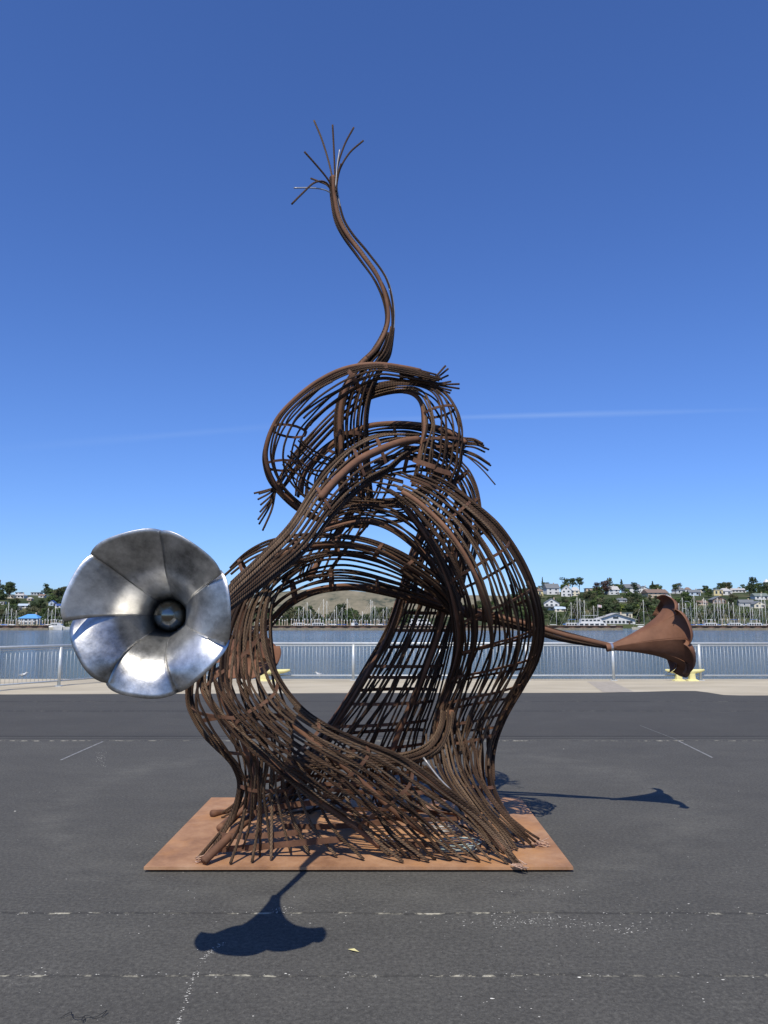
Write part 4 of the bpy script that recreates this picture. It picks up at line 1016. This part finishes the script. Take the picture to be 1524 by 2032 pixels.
# rusted breakwaters
def breakwater(px0, px1, Y, label, piles=True, col='sheet_pile'):
    a, c = at_px(px0, Y, 0)[0], at_px(px1, Y, 0)[0]
    o = empty('breakwater', ((a + c) / 2, Y, WATER_Z), label, 'breakwater')
    L = c - a; top = -0.78 - WATER_Z; low = 1.0
    mb = MB(); mb.box(-L / 2, L / 2, -0.35, 0.9, top - 0.22, top); mb.build('cap_beam', M['pile_cap'], o)
    n_ = int(L / 1.3); v, f_ = [], []
    for i in range(n_ + 1):
        x = -L / 2 + L * i / n_; y = -0.12 if i % 4 in (0, 1) else 0.28
        v += [(x, y, -2), (x, y, low), (x, y, top - 0.2)]
    for i in range(n_): f_ += [(i * 3, i * 3 + 3, i * 3 + 4, i * 3 + 1), (i * 3 + 1, i * 3 + 4, i * 3 + 5, i * 3 + 2)]
    v += [(-L / 2, 0.9, -2), (-L / 2, 0.9, top - 0.2), (L / 2, 0.9, -2), (L / 2, 0.9, top - 0.2)]; q = (n_ + 1) * 3
    f_ += [(q, 0, 2, q + 1), (q - 3, q + 2, q + 3, q - 1), (q, q + 1, q + 3, q + 2)]
    mesh_obj('sheet_piling', v, f_, [M[col], M['tide']], o, matidx=[1 if k % 2 == 0 and k < 2 * n_ else 0 for k in range(len(f_))])
    for i in range(int(L / 9)):
        x = -L / 2 + 4 + i * 9
        mb = MB(); mb.cyl((x, 0.3, top), (x, 0.3, top + 0.9), 0.14, n=6); mb.build('guide_post', M['pile_cap'], o)
breakwater(-60, 96, 352, 'rusted breakwater with a square end, left of the steel flower')
breakwater(395, 1236, 350, 'long rusted breakwater running behind the sculpture and ending right of it')
breakwater(1362, 1640, 348, 'rusted breakwater right of the rusted flower, in front of the thick row of masts')

# ---------------------------------------------------------------- boats
def sailboat(px, ytop, label, Y=None, hull='white', cover=None, lean=0.0, mast_r=0.09, L=None):
    Y = Y or (362 + rng.rand() * 40); p = at_px(px, Y, WATER_Z)
    o = empty('sailboat', p, label, 'sailboat', 'sailboats moored in the marina', rz=rng.uniform(-0.5, 0.5))
    top = P(px, ytop, Y)[2] - WATER_Z; L = L or min(12, top * 0.78)
    bw = L * 0.15; v, f_ = [], []
    secs = [(-0.5, 0.75, 0.0), (-0.2, 1.0, -0.1), (0.15, 0.9, -0.1), (0.38, 0.5, 0.05), (0.5, 0.03, 0.35)]
    for t, w_, z_ in secs:
        fb = 1.15 + 0.35 * max(0, t)
        v += [(t * L, -bw * w_, fb), (t * L, -bw * w_ * 0.7, -0.3 + z_), (t * L, bw * w_ * 0.7, -0.3 + z_), (t * L, bw * w_, fb)]
    for k in range(4): f_ += [(k * 4 + j, k * 4 + 4 + j, k * 4 + 5 + j, k * 4 + 1 + j) for j in range(3)] + [(k * 4 + 3, k * 4 + 7, k * 4 + 4, k * 4)]
    f_.append((0, 1, 2, 3))
    mesh_obj('hull', v, f_, M[hull], o)
    mb = MB(); mb.add([(-0.22 * L, -bw * 0.6, 1.1), (0.2 * L, -bw * 0.5, 1.15), (0.2 * L, bw * 0.5, 1.15), (-0.22 * L, bw * 0.6, 1.1), (-0.2 * L, -bw * 0.45, 1.75), (0.12 * L, -bw * 0.4, 1.7), (0.12 * L, bw * 0.4, 1.7), (-0.2 * L, bw * 0.45, 1.75)],
                       [(4, 5, 6, 7), (0, 1, 5, 4), (1, 2, 6, 5), (2, 3, 7, 6), (3, 0, 4, 7)]); mb.build('cabin', M['white'], o)
    mb = MB(); mb.cyl((0.08 * L, 0, 1.2), (0.08 * L + lean * top, 0, top), mast_r, mast_r * 0.75, 6); ms = mb.build('mast', M['mast'], o, True)
    mb = MB(); mb.cyl((0.08 * L + lean * top * 0.6, -bw * 0.7, top * 0.6), (0.08 * L + lean * top * 0.6, bw * 0.7, top * 0.6), 0.035, n=4); mb.build('spreader', M['mast'], ms)
    mb = MB(); mb.cyl((0.06 * L, 0, 2.3), (-0.36 * L, 0, 2.35), 0.22 if cover else 0.12, n=6); mb.build('boom', M[cover or 'mast'], o)
    mb = MB(); mb.cyl((0.08 * L + lean * top, 0, top), (0.5 * L, 0, 1.5), 0.022, n=4); mb.cyl((0.08 * L + lean * top, 0, top), (-0.5 * L, 0, 1.4), 0.022, n=4); mb.build('stay', M['mast'], o)
    return o
covers = [None, 'boat_blue', None, 'white', 'navy', None]
def fleet(lst, where):
    lst = sorted(lst); n = len(lst)
    words = ['first', 'second', 'third', 'fourth', 'fifth', 'sixth', 'seventh', 'eighth', 'ninth', 'tenth', 'eleventh', 'twelfth', 'thirteenth', 'fourteenth', 'fifteenth', 'sixteenth', 'seventeenth',
             'eighteenth', 'nineteenth', 'twentieth', 'twenty-first', 'twenty-second', 'twenty-third', 'twenty-fourth', 'twenty-fifth', 'twenty-sixth', 'twenty-seventh', 'twenty-eighth', 'twenty-ninth', 'thirtieth']
    for i, (px, yt) in enumerate(lst):
        sailboat(px, yt, 'sailboat with bare mast, %s from left %s' % (words[i], where), cover=covers[i % 6], hull=('white', 'white', 'cream', 'boat_blue')[i % 4] if i % 7 else 'white')
fleet([(9, 1207), (13, 1195), (20, 1207), (29, 1211), (92, 1207), (100, 1210), (106, 1199), (123, 1205)], 'in the marina left of the steel flower')
fleet([(590, 1206), (599, 1204), (606, 1195), (614, 1210), (630, 1206), (638, 1189), (645, 1192), (661, 1210), (665, 1202), (676, 1206), (685, 1188), (717, 1213), (732, 1190), (735, 1192), (741, 1202), (758, 1208), (765, 1204)], 'seen through the opening')
fleet([(1102, 1205), (1131, 1195), (1143, 1185), (1148, 1188), (1157, 1191), (1176, 1202), (1275, 1190)], 'between the sculpture and the rusted flower')
fleet([(1329, 1174), (1345, 1197), (1352, 1186), (1359, 1197), (1376, 1180), (1380, 1196), (1395, 1186), (1398, 1190), (1415, 1194), (1423, 1186), (1427, 1192), (1434, 1188), (1444, 1194), (1454, 1195), (1466, 1197), (1474, 1198), (1487, 1198), (1491, 1204), (1506, 1201), (1510, 1178), (1517, 1191), (1533, 1190)], 'in the thick row right of the rusted flower')

def motor_yacht(px, Y, L, label, decks=2, canopy=None, rz=0.0):
    o = empty('motor_yacht', at_px(px, Y, WATER_Z), label, 'motor yacht', rz=rz)
    bw = L * 0.14; v, f_ = [], []
    for t, w_, fb in ((-0.5, 0.95, 1.3), (-0.1, 1.0, 1.4), (0.25, 0.85, 1.7), (0.42, 0.45, 2.0), (0.52, 0.03, 2.2)):
        v += [(t * L, -bw * w_, fb), (t * L * 0.97, -bw * w_ * 0.7, -0.4), (t * L * 0.97, bw * w_ * 0.7, -0.4), (t * L, bw * w_, fb)]
    for k in range(4): f_ += [(k * 4 + j, k * 4 + 4 + j, k * 4 + 5 + j, k * 4 + 1 + j) for j in range(3)] + [(k * 4 + 3, k * 4 + 7, k * 4 + 4, k * 4)]
    f_.append((0, 1, 2, 3)); mesh_obj('hull', v, f_, M['white'], o)
    z = 1.3
    for k in range(decks):
        x0_, x1_ = -0.42 * L + 0.06 * L * k, 0.22 * L - 0.10 * L * k; w_ = bw * (0.85 - 0.1 * k); hh = 1.9
        mb = MB(); mb.add([(x0_, -w_, z), (x1_ + 0.08 * L, -w_, z), (x1_ + 0.08 * L, w_, z), (x0_, w_, z), (x0_, -w_, z + hh), (x1_, -w_, z + hh), (x1_, w_, z + hh), (x0_, w_, z + hh)],
                          [(4, 5, 6, 7), (0, 1, 5, 4), (1, 2, 6, 5), (2, 3, 7, 6), (3, 0, 4, 7)]); ck = mb.build('deck_house', M['white'], o)
        for i in range(5):
            a = x0_ + (x1_ - x0_) * (i + 0.12) / 5; c = x0_ + (x1_ - x0_) * (i + 0.82) / 5
            mb = MB(); mb.box(a, c, -w_ - 0.03, -w_ + 0.02, z + 0.75, z + 1.5); mb.build('window', M['glass'], ck)
        z += hh
    if canopy:
        mb = MB(); mb.box(-0.3 * L, 0.05 * L, -bw * 0.6, bw * 0.6, z + 1.5, z + 1.65); cn = mb.build('canopy', M[canopy], o)
        for x in (-0.28, 0.03):
            for sy in (-0.5, 0.5):
                mb = MB(); mb.cyl((x * L, sy * bw, z), (x * L, sy * bw, z + 1.5), 0.05, n=5); mb.build('canopy_post', M['mast'], cn)
    return o
motor_yacht(1180, 366, 19, 'big white two-deck motor yacht in front of the clubhouse', 2, 'white')
motor_yacht(1140, 372, 10, 'small motor yacht with a blue canvas top left of the big white yacht', 1, 'boat_blue')
motor_yacht(634, 366, 8, 'white cabin cruiser seen through the opening', 1, 'white', R(20))
motor_yacht(705, 368, 7, 'dark-topped white cabin cruiser seen at the right of the opening', 1, 'navy', R(70))
motor_yacht(524, 366, 9, 'white cabin cruiser at the left end of the opening', 1, 'white')
motor_yacht(596, 372, 8, 'low white cruiser moored left in the opening', 1, None, R(10))
motor_yacht(840, 366, 16, 'white two-deck motor yacht glimpsed through the dark column of ropes', 2, 'white')
motor_yacht(113, 366, 8, 'white cruiser beside the steel flower, behind the breakwater end', 1, 'white', R(-30))
motor_yacht(1500, 364, 9, 'white cruiser with blue top near the picture\'s right edge', 1, 'boat_blue')
motor_yacht(1412, 364, 8, 'white cruiser among the masts right of the rusted flower', 1, 'white')
motor_yacht(1460, 364, 8, 'cruiser with blue cover in the middle of the thick row of masts', 1, 'boat_blue')

# berth pilings with white caps
pm = None
def pilings(x0_, x1_, n_, label):
    global pm
    for k in range(n_):
        px = x0_ + (x1_ - x0_) * (k + rng.rand() * 0.6) / n_; Y = 358 + rng.rand() * 50
        if pm is None:
            mb = MB(); mb.cyl((0, 0, -2), (0, 0, 4.3), 0.2, n=7); sh = mb.build('tmp', M['tan_wall']); mb = MB(); mb.cyl((0, 0, 4.3), (0, 0, 4.95), 0.26, 0.05, 7); cp = mb.build('tmp', M['white'])
            pm = (sh.data, cp.data); bpy.data.objects.remove(sh); bpy.data.objects.remove(cp)
        o = empty('mooring_piling', at_px(px, Y, WATER_Z), label, 'piling', 'white-capped pilings ' + label.split(' piling ')[-1])
        o.scale = (1, 1, 0.9 + 0.2 * rng.rand())
        link(bpy.data.objects.new('shaft', pm[0]), o); link(bpy.data.objects.new('cap', pm[1]), o)
pilings(2, 128, 22, 'white-capped mooring piling in the marina left of the steel flower')
pilings(505, 775, 46, 'white-capped mooring piling in the row seen through the opening')
pilings(1370, 1530, 14, 'white-capped mooring piling in the marina right of the rusted flower')
# flag on its pole above the yacht
o = empty('flagpole', at_px(1187, 400, -1.2), 'flagpole with a red and white flag above the big white yacht', 'flagpole')
mb = MB(); mb.cyl((0, 0, 0), (0, 0, 10.8), 0.09, 0.06, 6); mb.build('pole', M['mast'], o)
v, f_ = [], []
for i in range(9):
    for j in range(2): v.append((0.1 + i * 0.26, 0.12 * math.sin(i * 0.9), 10.7 - j * 1.25 - i * 0.03))
for i in range(8): f_.append((i * 2, i * 2 + 1, i * 2 + 3, i * 2 + 2))
fo = mesh_obj('flag', v, f_, [M['white'], M['flag_red']], o, matidx=[1 if i % 3 == 2 else 0 for i in range(8)])
fo.modifiers.new('thickness', 'SOLIDIFY').thickness = 0.02
# street lamps by the marina, church tower on the crest
for px, lb in ((1372, 'tall curved street lamp among the masts right of the rusted flower'), (1366, 'shorter curved street lamp beside the tall one')):
    o = empty('street_lamp', at_px(px, 430, -1.0), lb, 'street lamp'); hh = 13.0 if px == 1372 else 9.0
    mb = MB(); mb.tube(cr([(0, 0, 0), (0, 0, hh * 0.6), (0, 0, hh * 0.85), (-0.8, 0, hh * 0.98), (-2.2, 0, hh)], 16), 0.09, 6); mb.build('pole', M['rail'], o)
    mb = MB(); mb.box(-3.0, -2.1, -0.2, 0.2, hh - 0.1, hh + 0.08); mb.build('lamp_head', M['rail'], o)
p = hit(1524, 1172)
o = empty('bell_tower', tuple(p), 'white square tower with a pyramid top at the right picture edge', 'tower')
mb = MB(); mb.box(-2, 2, 0, 4, -2, 8); mb.build('shaft', M['white'], o)
mb = MB(); mb.add([(-2.2, -0.2, 8), (2.2, -0.2, 8), (2.2, 4.2, 8), (-2.2, 4.2, 8), (0, 2, 11)], [(0, 1, 4), (1, 2, 4), (2, 3, 4), (3, 0, 4), (3, 2, 1, 0)]); mb.build('roof', M['white'], o)
mb = MB(); mb.box(-0.8, 0.8, -0.05, 0.1, 1.5, 5); mb.build('louvre', M['pink_wall'], o)

# ---------------------------------------------------------------- trees
def leaf_cloud(blobs, n_per, size, seed, droop=0.0):
    r_ = np.random.RandomState(seed); V, Fs = [], []
    for (cx, cy, cz, rx, ry, rz) in blobs:
        for _ in range(n_per):
            d = r_.randn(3); d /= np.linalg.norm(d); q = d * (0.62 + 0.42 * r_.rand())
            c = np.array([cx + q[0] * rx, cy + q[1] * ry, cz + q[2] * rz])
            nrm = d * 0.9 + r_.randn(3) * 0.55 + np.array([0, 0, 0.25]); nrm /= np.linalg.norm(nrm)
            t = np.cross(nrm, r_.randn(3)); t /= np.linalg.norm(t); b2 = np.cross(nrm, t)
            s_ = size * (0.6 + 0.8 * r_.rand()); k = len(V)
            V += [c + t * s_, c + b2 * s_ * 0.7 + nrm * s_ * 0.2, c - t * s_, c - b2 * s_ * 0.7 - nrm * s_ * 0.15]
            Fs.append((k, k + 1, k + 2, k + 3))
    return V, Fs
def trunk_geo(h, r, seed, limbs=5, lean=0.05):
    r_ = np.random.RandomState(seed); mb = MB()
    top = np.array([r_.randn() * lean * h, r_.randn() * lean * h, h * 0.72])
    mb.cyl((0, 0, -0.6), top * 0.5, r, r * 0.75, 7); mb.cyl(top * 0.5, top, r * 0.75, r * 0.3, 6)
    for _ in range(limbs):
        b0 = top * r_.uniform(0.35, 0.85); a = r_.rand() * 6.28
        mb.cyl(b0, b0 + np.array([math.cos(a) * h * 0.26, math.sin(a) * h * 0.26, h * 0.22]), r * 0.4, r * 0.12, 5)
    return mb
PROTO = {}
def proto(kind, var, mat):
    key = (kind, var, mat)
    if key in PROTO: return PROTO[key]
    sd = hash(kind) % 1000 if False else sum(map(ord, kind)) + var * 17; r_ = np.random.RandomState(sd); hgt = 10.0; blobs = []
    if kind == 'round':
        for k in range(14):
            a = r_.rand() * 6.28; q = r_.rand() ** 0.5 * 2.9; z = r_.uniform(2.0, 8.3); sh = 1 - abs(z - 5.0) / 7.0
            blobs.append((math.cos(a) * q * sh, math.sin(a) * q * sh, z, r_.uniform(1.1, 1.9), r_.uniform(1.1, 1.9), r_.uniform(0.9, 1.5)))
        V, Fs = leaf_cloud(blobs, 85, 0.34, sd); tm = trunk_geo(10, 0.28, sd)
    elif kind == 'shrub':
        for k in range(8):
            a = r_.rand() * 6.28; q = r_.rand() ** 0.5 * 4.0
            blobs.append((math.cos(a) * q, math.sin(a) * q, r_.uniform(1.5, 5.5), r_.uniform(1.8, 2.6), r_.uniform(1.8, 2.6), r_.uniform(1.6, 2.4)))
        V, Fs = leaf_cloud(blobs, 90, 0.42, sd); tm = trunk_geo(6, 0.22, sd)
    elif kind == 'pine':
        for k in range(9):
            z = r_.uniform(2.6, 9.0); a = r_.rand() * 6.28; q = r_.rand() * 2.4
            blobs.append((math.cos(a) * q, math.sin(a) * q, z, r_.uniform(1.4, 2.3), r_.uniform(1.4, 2.3), r_.uniform(0.8, 1.3)))
        V, Fs = leaf_cloud(blobs, 90, 0.30, sd); tm = trunk_geo(10.5, 0.26, sd, 7)
    elif kind == 'conifer':
        for k in range(14):
            z = 1.6 + 8.2 * k / 13; w = 2.3 * (1 - k / 14.5) + 0.2; a = k * 2.4
            blobs.append((math.cos(a) * w * 0.35, math.sin(a) * w * 0.35, z, w, w, 0.55))
        V, Fs = leaf_cloud(blobs, 55, 0.28, sd); tm = trunk_geo(12, 0.2, sd, 0, 0.01)
    elif kind == 'tall':
        for k in range(10):
            a = r_.rand() * 6.28; q = r_.rand() * 1.6; z = r_.uniform(3.6, 9.4)
            blobs.append((math.cos(a) * q, math.sin(a) * q, z, r_.uniform(0.8, 1.3), r_.uniform(0.8, 1.3), r_.uniform(0.9, 1.4)))
        V, Fs = leaf_cloud(blobs, 75, 0.28, sd); tm = trunk_geo(10.5, 0.22, sd, 6, 0.03)
    else:                            # palm
        V, Fs = [], []
        for k in range(34):
            a = r_.rand() * 6.28; el = r_.uniform(-0.6, 1.2); d0 = np.array([math.cos(a), math.sin(a), 0]); L = r_.uniform(1.7, 2.4); prev = None
            for t in np.linspace(0, 1, 7):
                c = np.array([0, 0, 8.0]) + d0 * L * t * math.cos(el * (1 - t * 0.3)) + np.array([0, 0, L * t * math.sin(el) - 1.3 * t * t])
                w = np.array([-d0[1], d0[0], 0]) * (0.34 * math.sin(pi * (0.12 + 0.85 * t)))
                k2 = len(V); V += [c - w + np.array([0, 0, -0.14]), c, c + w + np.array([0, 0, -0.14])]
                if prev is not None: Fs += [(prev, k2, k2 + 1, prev + 1), (prev + 1, k2 + 1, k2 + 2, prev + 2)]
                prev = k2
        tm = MB(); tm.cyl((0, 0, -0.6), (0.1, 0, 8.0), 0.30, 0.22, 8)
    c_o = mesh_obj('tmp', V, Fs, M[mat]); t_o = tm.build('tmp', M['bark'])
    PROTO[key] = (c_o.data, t_o.data); bpy.data.objects.remove(c_o); bpy.data.objects.remove(t_o)
    return PROTO[key]
NAMES = {'round': 'broadleaf_tree', 'shrub': 'bush', 'pine': 'pine_tree', 'conifer': 'conifer_tree', 'tall': 'eucalyptus_tree', 'palm': 'palm_tree'}
def tree(kind, mat, px, py, hpx, label, group=None, wide=1.0, var=None, at=None):
    p = hit(px, py) if at is None else np.array(at)
    cr_m, tr_m = proto(kind, (rng.randint(3) if var is None else var), mat)
    h = hpx * p[1] / F_PX; s_ = h / 10.0
    o = empty(NAMES[kind], tuple(p), label, 'bush' if kind == 'shrub' else 'tree', group, rz=rng.rand() * 6.28)
    o.scale = (s_ * wide, s_ * wide, s_)
    c = link(bpy.data.objects.new('crown', cr_m), o); t = link(bpy.data.objects.new('trunk', tr_m), o)
    return o
# trees that stand out, right side
T = tree
T('pine', 'leaf_dark', 1054, 1186, 36, 'dark pine beside the right edge of the sculpture', None, 1.1)
T('conifer', 'leaf_dark', 1077, 1176, 30, 'thin dark spire-shaped conifer on the crest near the sculpture', None, 0.45)
T('pine', 'leaf_dark', 1124, 1178, 33, 'broad dark pine behind the gabled crest house', None, 1.0)
T('pine', 'leaf_dark', 1136, 1176, 30, 'middle one of the three broad dark pines on the crest', None, 1.2)
T('pine', 'leaf_dark', 1150, 1176, 32, 'right one of the three broad dark pines on the crest', None, 1.0)
T('round', 'leaf_red', 1188, 1180, 26, 'reddish brown leafed tree left of the white hillside house', None, 1.2)
T('round', 'leaf_red', 1202, 1180, 30, 'larger reddish brown leafed tree on the crest', None, 1.15)
T('tall', 'leaf_olive', 1210, 1178, 32, 'grey-olive slender tree rising behind the reddish ones', None, 1.1)
T('conifer', 'leaf_dark', 1234, 1176, 26, 'dark cone-shaped tree left of the long grey roof', None, 1.0)
T('pine', 'leaf_dark', 1260, 1170, 24, 'windswept dark pine above the long grey roof', None, 1.1)
T('conifer', 'leaf_dark', 1296, 1180, 26, 'small dark conifer above the wide tan house', None, 0.9)
T('round', 'leaf_mid', 1243, 1192, 26, 'round green tree below the long grey roof', None, 1.2)
T('round', 'leaf_bright', 1237, 1221, 24, 'bright yellow-green rounded tree, left one of two above the clubhouse', None, 1.35)
T('round', 'leaf_bright', 1262, 1221, 24, 'bright yellow-green rounded tree, right one of two above the clubhouse', None, 1.35)
T('palm', 'leaf_olive', 1268, 1238, 34, 'shaggy palm right of the clubhouse', None, 1.3)
T('palm', 'leaf_olive', 1520, 1240, 22, 'palm at the right picture edge behind the masts', None, 1.2)
T('round', 'leaf_mid', 1309, 1182, 22, 'yellowish green tree left of the wide tan house', None, 1.2)
T('pine', 'leaf_dark', 1340, 1182, 24, 'dark pine on the crest right of the rusted flower', None, 1.2)
T('round', 'leaf_mid', 1358, 1206, 34, 'big round green tree behind the rusted flower\'s rim', None, 1.35)
T('round', 'leaf_dark', 1400, 1170, 15, 'round dark tree on top of the long cream house', None, 1.5)
T('round', 'leaf_mid', 1406, 1186, 20, 'round green tree beneath the long cream house', None, 1.3)
T('round', 'leaf_dark', 1433, 1174, 19, 'dark round tree on the crest beside the pale yellow house', None, 1.1)
T('round', 'leaf_mid', 1447, 1174, 20, 'lighter green round tree on the crest above the white arched house', None, 1.3)
T('round', 'leaf_mid', 1473, 1172, 15, 'small green tree above the long silver roof', None, 1.3)
T('tall', 'leaf_dark', 1497, 1188, 44, 'tall ragged eucalyptus near the right picture edge', None, 1.15)
T('round', 'leaf_dark', 1512, 1182, 22, 'dark tree right of the tall eucalyptus', None, 1.2)
T('round', 'leaf_dark', 1488, 1182, 24, 'dark tree left of the tall eucalyptus', None, 1.1)
T('palm', 'leaf_olive', 66, 1225, 22, 'palm above the blue-roofed building, left one', None, 1.2)
T('palm', 'leaf_olive', 74, 1225, 21, 'palm above the blue-roofed building, right one', None, 1.2)
T('round', 'leaf_dark', 676, 1234, 40, 'dark tall round tree in the middle of the opening', None, 1.0)
T('round', 'leaf_mid', 700, 1234, 22, 'green tree right of the dark tall one in the opening', None, 1.3)
T('round', 'leaf_dark', 614, 1228, 28, 'dark tree left in the opening', None, 1.1)
# the rest of the wood
import re
def short(lb):
    w = re.split(r" (?:with|in|on|behind|beside|between|above|below|near|among|right|left|at|up|by|halfway|peeping|glimpsed|seen|cut|sunk|of a|uppermost|,)\b|,", lb)[0].split()
    return ' '.join(w[:6])
def where_by_house(px, py):
    best = min(range(len(HB)), key=lambda i: abs((HB[i][0] + HB[i][1]) / 2 - px) + 1.4 * abs((HB[i][2] + HB[i][3]) / 2 - py))
    a, b2, t, bt, _ = HB[best]; cx_ = (a + b2) / 2
    if py > bt + 6: rel = 'below'
    elif py < t + 3: rel = 'above'
    else: rel = 'left of' if px < cx_ else 'right of'
    return rel + ' the ' + short(HL[best])
TINT = {'leaf_dark': 'dark green', 'leaf_mid': 'mid green', 'leaf_olive': 'olive green'}
def fill(n_, x0_, x1_, ya, yb, hmin, hmax, kinds, label, group):
    made, tries = 0, 0
    while made < n_ and tries < n_ * 12:
        tries += 1
        px = rng.uniform(x0_, x1_); py = rng.uniform(ya, yb); h = rng.uniform(hmin, hmax)
        p = hit(px, py); bad = False
        for (a, b2, t, bt, Yh) in HB:
            if p[1] < Yh + 4 and px + h * 0.3 > a and px - h * 0.3 < b2 and py - h < bt - (bt - t) * 0.30 and py > t: bad = True; break
        if bad: continue
        k, mt = kinds[rng.randint(len(kinds))]
        tree(k, mt, px, py, h, ('small ' if h < hmin + (hmax - hmin) * 0.33 else 'tall ' if h > hmin + (hmax - hmin) * 0.67 else 'middle-sized ') + TINT[mt] + ' ' + {'round': 'leafy tree', 'shrub': 'spreading bush', 'pine': 'pine', 'tall': 'slender tree'}[k] + ' ' + where_by_house(px, py), 'trees and bushes on the far shore', wide=rng.uniform(0.95, 1.4)); made += 1
gl = [('round', 'leaf_dark'), ('round', 'leaf_dark'), ('round', 'leaf_mid'), ('pine', 'leaf_dark'), ('shrub', 'leaf_mid'), ('tall', 'leaf_olive'), ('round', 'leaf_olive'), ('shrub', 'leaf_dark')]
fill(125, -25, 135, 1174, 1243, 16, 27, gl, '%s in the dense wood on the slope left of the steel flower', 'wood left of the steel flower')
fill(45, 425, 540, 1190, 1241, 15, 25, gl, '%s glimpsed between the steel flower and the opening', 'wood behind the left leg')
fill(150, 535, 830, 1222, 1243, 15, 27, gl, '%s in the belt of trees behind the marina in the opening', 'trees seen through the opening')
fill(70, 1030, 1300, 1210, 1243, 18, 30, gl, '%s low on the slope between sculpture and clubhouse', 'trees low on the slope')
fill(70, 1035, 1300, 1174, 1216, 14, 25, gl, '%s among the hillside houses left of the rusted flower', 'trees among the hillside houses')
fill(100, 1290, 1545, 1174, 1243, 15, 25, gl, '%s among the houses on the slope right of the rusted flower', 'trees right of the rusted flower')
fill(30, 900, 1040, 1190, 1240, 14, 24, gl, '%s seen through the ropes of the big right leg', 'trees behind the right leg')

# ================================================================ SMALL THINGS ON THE GROUND
V, Fs = [], []
def chip(p, s_, V, Fs):
    k = len(V); n_ = 5; a0 = rng.rand() * 6.28
    hgt = s_ * 0.3
    for i in range(n_): V.append((p[0] + s_ * math.cos(a0 + i * 1.257) * rng.uniform(0.6, 1.3), p[1] + s_ * 0.6 * math.sin(a0 + i * 1.257) * rng.uniform(0.6, 1.3), 0.001))
    V.append((p[0], p[1], hgt)); Fs.extend([(k + i, k + (i + 1) % n_, k + n_) for i in range(n_)])
for _ in range(230):
    px, py = rng.uniform(-20, 1544), 1385 + 640 * rng.rand() ** 0.8
    chip(G(px, py), rng.uniform(0.002, 0.0055) * (1 + (rng.rand() < 0.06) * 1.5), V, Fs)
for py, n_ in ((1812, 70), (1935, 70), (1830, 70)):
    for _ in range(n_):
        px = rng.uniform(0, 1524) if py != 1830 else rng.normal(1090, 130)
        chip(G(px, py + rng.randn() * (3 if py != 1830 else 7)), rng.uniform(0.002, 0.006), V, Fs)
for k in range(110):
    t_ = rng.rand(); q0, q1 = ((398, 1900), (352, 2036)) if k < 70 else ((445, 1870), (398, 1905))
    chip(G(q0[0] + (q1[0] - q0[0]) * t_ + rng.randn() * 3, q0[1] + (q1[1] - q0[1]) * t_ + rng.randn() * 2), rng.uniform(0.002, 0.0055), V, Fs)
for k in range(60): chip(G(210 - 18 * rng.rand() + rng.randn() * 2, 1487 + 35 * rng.rand()), rng.uniform(0.003, 0.008), V, Fs)
for k in range(160):
    c0 = ((1065, 1822, 45, 3), (1110, 1836, 60, 3), (1010, 1830, 40, 4), (1240, 1846, 40, 3), (1100, 1765, 60, 6), (560, 1806, 12, 4))[k % 6]
    chip(G(c0[0] + rng.randn() * c0[2], c0[1] + rng.randn() * c0[3]), rng.uniform(0.002, 0.006), V, Fs)
tag(mesh_obj('shell_grit', V, Fs, plain('shell_chips', (0.62, 0.60, 0.53), 0.8, 0.3, 30)), 'scattered pale shell and gravel grit on the asphalt', 'grit', kind='stuff')
o = mesh_obj('dry_leaf', [(0, 0, 0.004), (0.035, 0.012, 0.012), (0.075, 0.004, 0.006), (0.037, -0.010, 0.010), (0.037, 0.001, 0.004)], [(0, 1, 4), (1, 2, 4), (2, 3, 4), (3, 0, 4)], plain('straw_leaf', (0.55, 0.50, 0.24), 0.7))
o.location = tuple(G(690, 1885)); o.rotation_euler = (0, 0, R(-35)); tag(o, 'straw-coloured narrow leaf lying on the asphalt below the plate', 'leaf')
t = np.linspace(0, 1, 60); g = G(165, 2022)
pw = np.stack([g[0] + 0.20 * (t - 0.5) + 0.02 * np.sin(t * 17), g[1] + 0.03 * np.sin(t * 9) + 0.015 * np.sin(t * 31), 0.006 + 0.010 * np.abs(np.sin(t * 13))], 1)
tag(tube_obj('bent_wire', pw, 0.0016, M['black'], None, 5), 'thin tangled black wire on the asphalt in the lower corner', 'wire')
